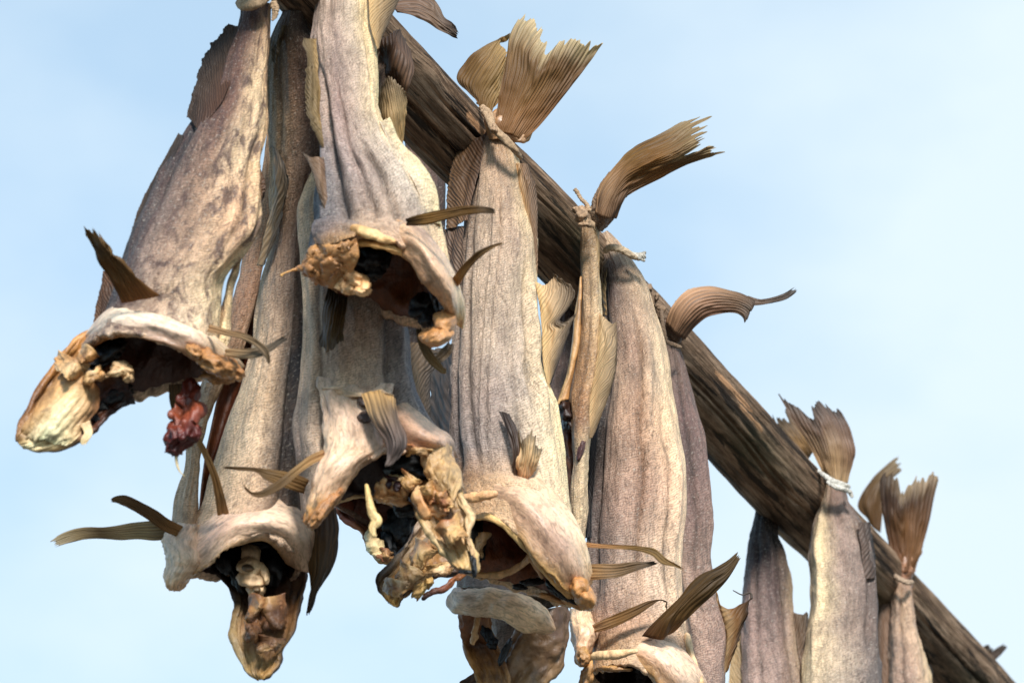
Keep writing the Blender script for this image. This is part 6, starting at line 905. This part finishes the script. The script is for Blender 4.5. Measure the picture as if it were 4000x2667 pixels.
f = fish('half hidden brown fish behind the far right one, its small tail leaning left', 3440, 2080, 5.46)
rows = [E((3430,2120),(3520,2150),.02,.02,-.01), E((3470,2330),(3570,2340),.03,.03,0), E((3480,2430),(3606,2430),.036,.036,0), E((3490,2520),(3622,2520),.038,.038,0), E((3500,2640),(3640,2640),.04,.04,0), E((3510,2780),(3650,2780),.04,.04,0)]
body('body', f, rows, M_skin[5], [[(.2,.13,.09)],[(.28,.21,.16),(.17,.13,.11)],[(.34,.26,.2),(.22,.17,.14)]], seed=180, nu=64, nv=80)
sheet('tail_fin', f, [[(3390,2030,.0),(3410,2060,.0),(3440,2080,.0)],[(3350,1970,.0),(3400,1960,-.01),(3450,1980,.0)],[(3400,1876,.0),(3430,1880,-.01),(3460,1900,.0)],[(3520,1768,.0),(3526,1790,-.005),(3530,1830,.0)]], M_fin, [[(.22,.14,.065)],[(.24,.16,.08)],[(.26,.19,.11)],[(.36,.31,.24)]], rays=8, amp=.002, rag=.08, seed=181)

f = fish('farthest fish, only its little dark tail tip poking up from the pole', 3850, 2590, 5.85)
body('body', f, [E((3846,2560),(3880,2600),.014,.014,0), E((3870,2640),(3910,2640),.02,.02,.03), E((3890,2760),(3960,2760),.03,.03,.09)], M_skin[5], [[(.12,.085,.06)],[(.16,.11,.08)]], nu=40, nv=30, seed=190)
sheet('tail_fin', f, [[(3858,2572,-.01),(3866,2584,-.012),(3880,2576,-.01)],[(3842,2530,-.01),(3852,2540,-.014),(3872,2552,-.01)],[(3844,2514,-.01),(3862,2512,-.014),(3880,2524,-.01)]], M_find, [[(.13,.095,.065)],[(.10,.08,.06)]], rays=5, nu=36, rag=.15, seed=191)
ribbon('tail_fin', f, [(3868,2570,-.01,34),(3890,2552,-.012,34),(3914,2532,-.012,26),(3936,2514,-.012,14)], M_find, [[(.13,.09,.06)],[(.09,.07,.055)]], rays=4, rag=.2)

# ================================================================== cords that tie the fish
TW = 'cords tying the tails'
def cord(label, px, py, Y, paths, mat=None, cols=None, knots=()):
    t = Thing('twine', label, 'cord', px, py, Y, TW)
    for i, p in enumerate(paths):
        tube('loop' if i == 0 else 'strand', t, p, mat or M_twine, cols or [[(.46,.36,.26)],[(.40,.31,.22)]], amp=.0012, freq=3.0, seed=200 + i, nl=70)
    if knots: blobs('knot', t, knots, mat or M_twine, cols or [[(.42,.32,.23)]], seed=int(px), amp=.3)
    return t
WH = [[(.56,.54,.50)],[(.48,.46,.42)]]
cord('brown twisted cord slanting across the broad pale fish just under its tail', 1930, 500, 3.745, [[(1885,425,.02,14),(1905,455,-.005,15),(1932,505,-.03,15),(1975,545,-.035,15),(2015,590,-.03,13),(2036,620,-.005,9)],[(1880,418,.02,12),(1910,440,.0,12),(1924,480,-.02,10)]], knots=[(1930,505,-.03,16,18,.012,0)])
cord('rough cord band around the root of the leftmost fish at the top edge', 1000, 5, 3.38, [[(938,10,.02,22),(960,22,.0,24),(1000,14,-.01,22),(1040,-8,.0,20)],[(940,30,.02,9),(985,30,-.0,12),(1040,4,-.0,9)],[(1066,10,.0,16),(1076,40,.0,14),(1070,70,.0,8),(1062,82,0,4)]])
cord('short stub of brown string sticking up by the base of the edge-on fish tail', 2300, 800, 3.985, [[(2300,830,-.03,14),(2292,800,-.03,9),(2268,775,-.03,7),(2254,750,-.03,8),(2244,738,-.03,9)],[(2262,850,-.025,20),(2290,870,-.035,18),(2322,880,-.03,12)]], knots=[(2274,835,-.03,26,28,.016,0),(2280,875,-.03,22,12,.012,0),(2255,822,-.02,22,14,.014,0)])
cord('pale cord over the folded fish with a frayed white end sticking out right', 2420, 970, 4.085, [[(2362,985,-.02,12),(2380,968,-.03,14),(2430,975,-.035,14),(2470,1000,-.03,12),(2490,1008,-.02,8)]], cols=[[(.52,.44,.34)],[(.48,.40,.31)]])
cord('frayed white fibre end sticking out beside the folded fish', 2490, 1000, 4.085, [[(2456,985,-.02,8),(2480,1000,-.02,15),(2505,1002,-.02,15),(2522,998,-.02,12)],[(2500,992,-.02,6),(2524,986,-.02,4)],[(2500,1010,-.02,6),(2520,1020,-.02,4)]], cols=WH)
cord('thin string hanging in a loop at the root of the arched brown tail', 2590, 1280, 4.265, [[(2584,1210,-.02,9),(2588,1260,-.03,8),(2596,1310,-.03,8),(2602,1345,-.025,8)],[(2540,1155,-.02,10),(2560,1190,-.02,11),(2600,1212,-.02,12)],[(2604,1335,-.03,7),(2640,1350,-.035,8),(2660,1356,-.02,6)]], knots=[(2534,1128,-.02,14,18,.012,0),(2566,1160,-.02,9,16,.01,10),(2530,1170,-.01,14,16,.012,0)], cols=[[(.26,.20,.15)],[(.34,.26,.19)]])
cord('white cord knotted round the root of the fanned two-lobed tail', 3270, 1890, 4.84, [[(3196,1838,.01,9),(3225,1860,-.02,10),(3260,1882,-.035,12),(3300,1896,-.03,12),(3318,1900,-.01,8)],[(3230,1880,-.03,7),(3262,1900,-.038,10),(3300,1912,-.034,11),(3322,1925,-.02,8),(3330,1944,-.02,5)]], cols=WH)
cord('grey string ring round the root of the upright flared tail at the far right', 3530, 2260, 5.19, [[(3488,2240,-.015,9),(3510,2258,-.03,10),(3540,2272,-.032,11),(3566,2272,-.015,9)]], cols=[[(.42,.34,.27)]])
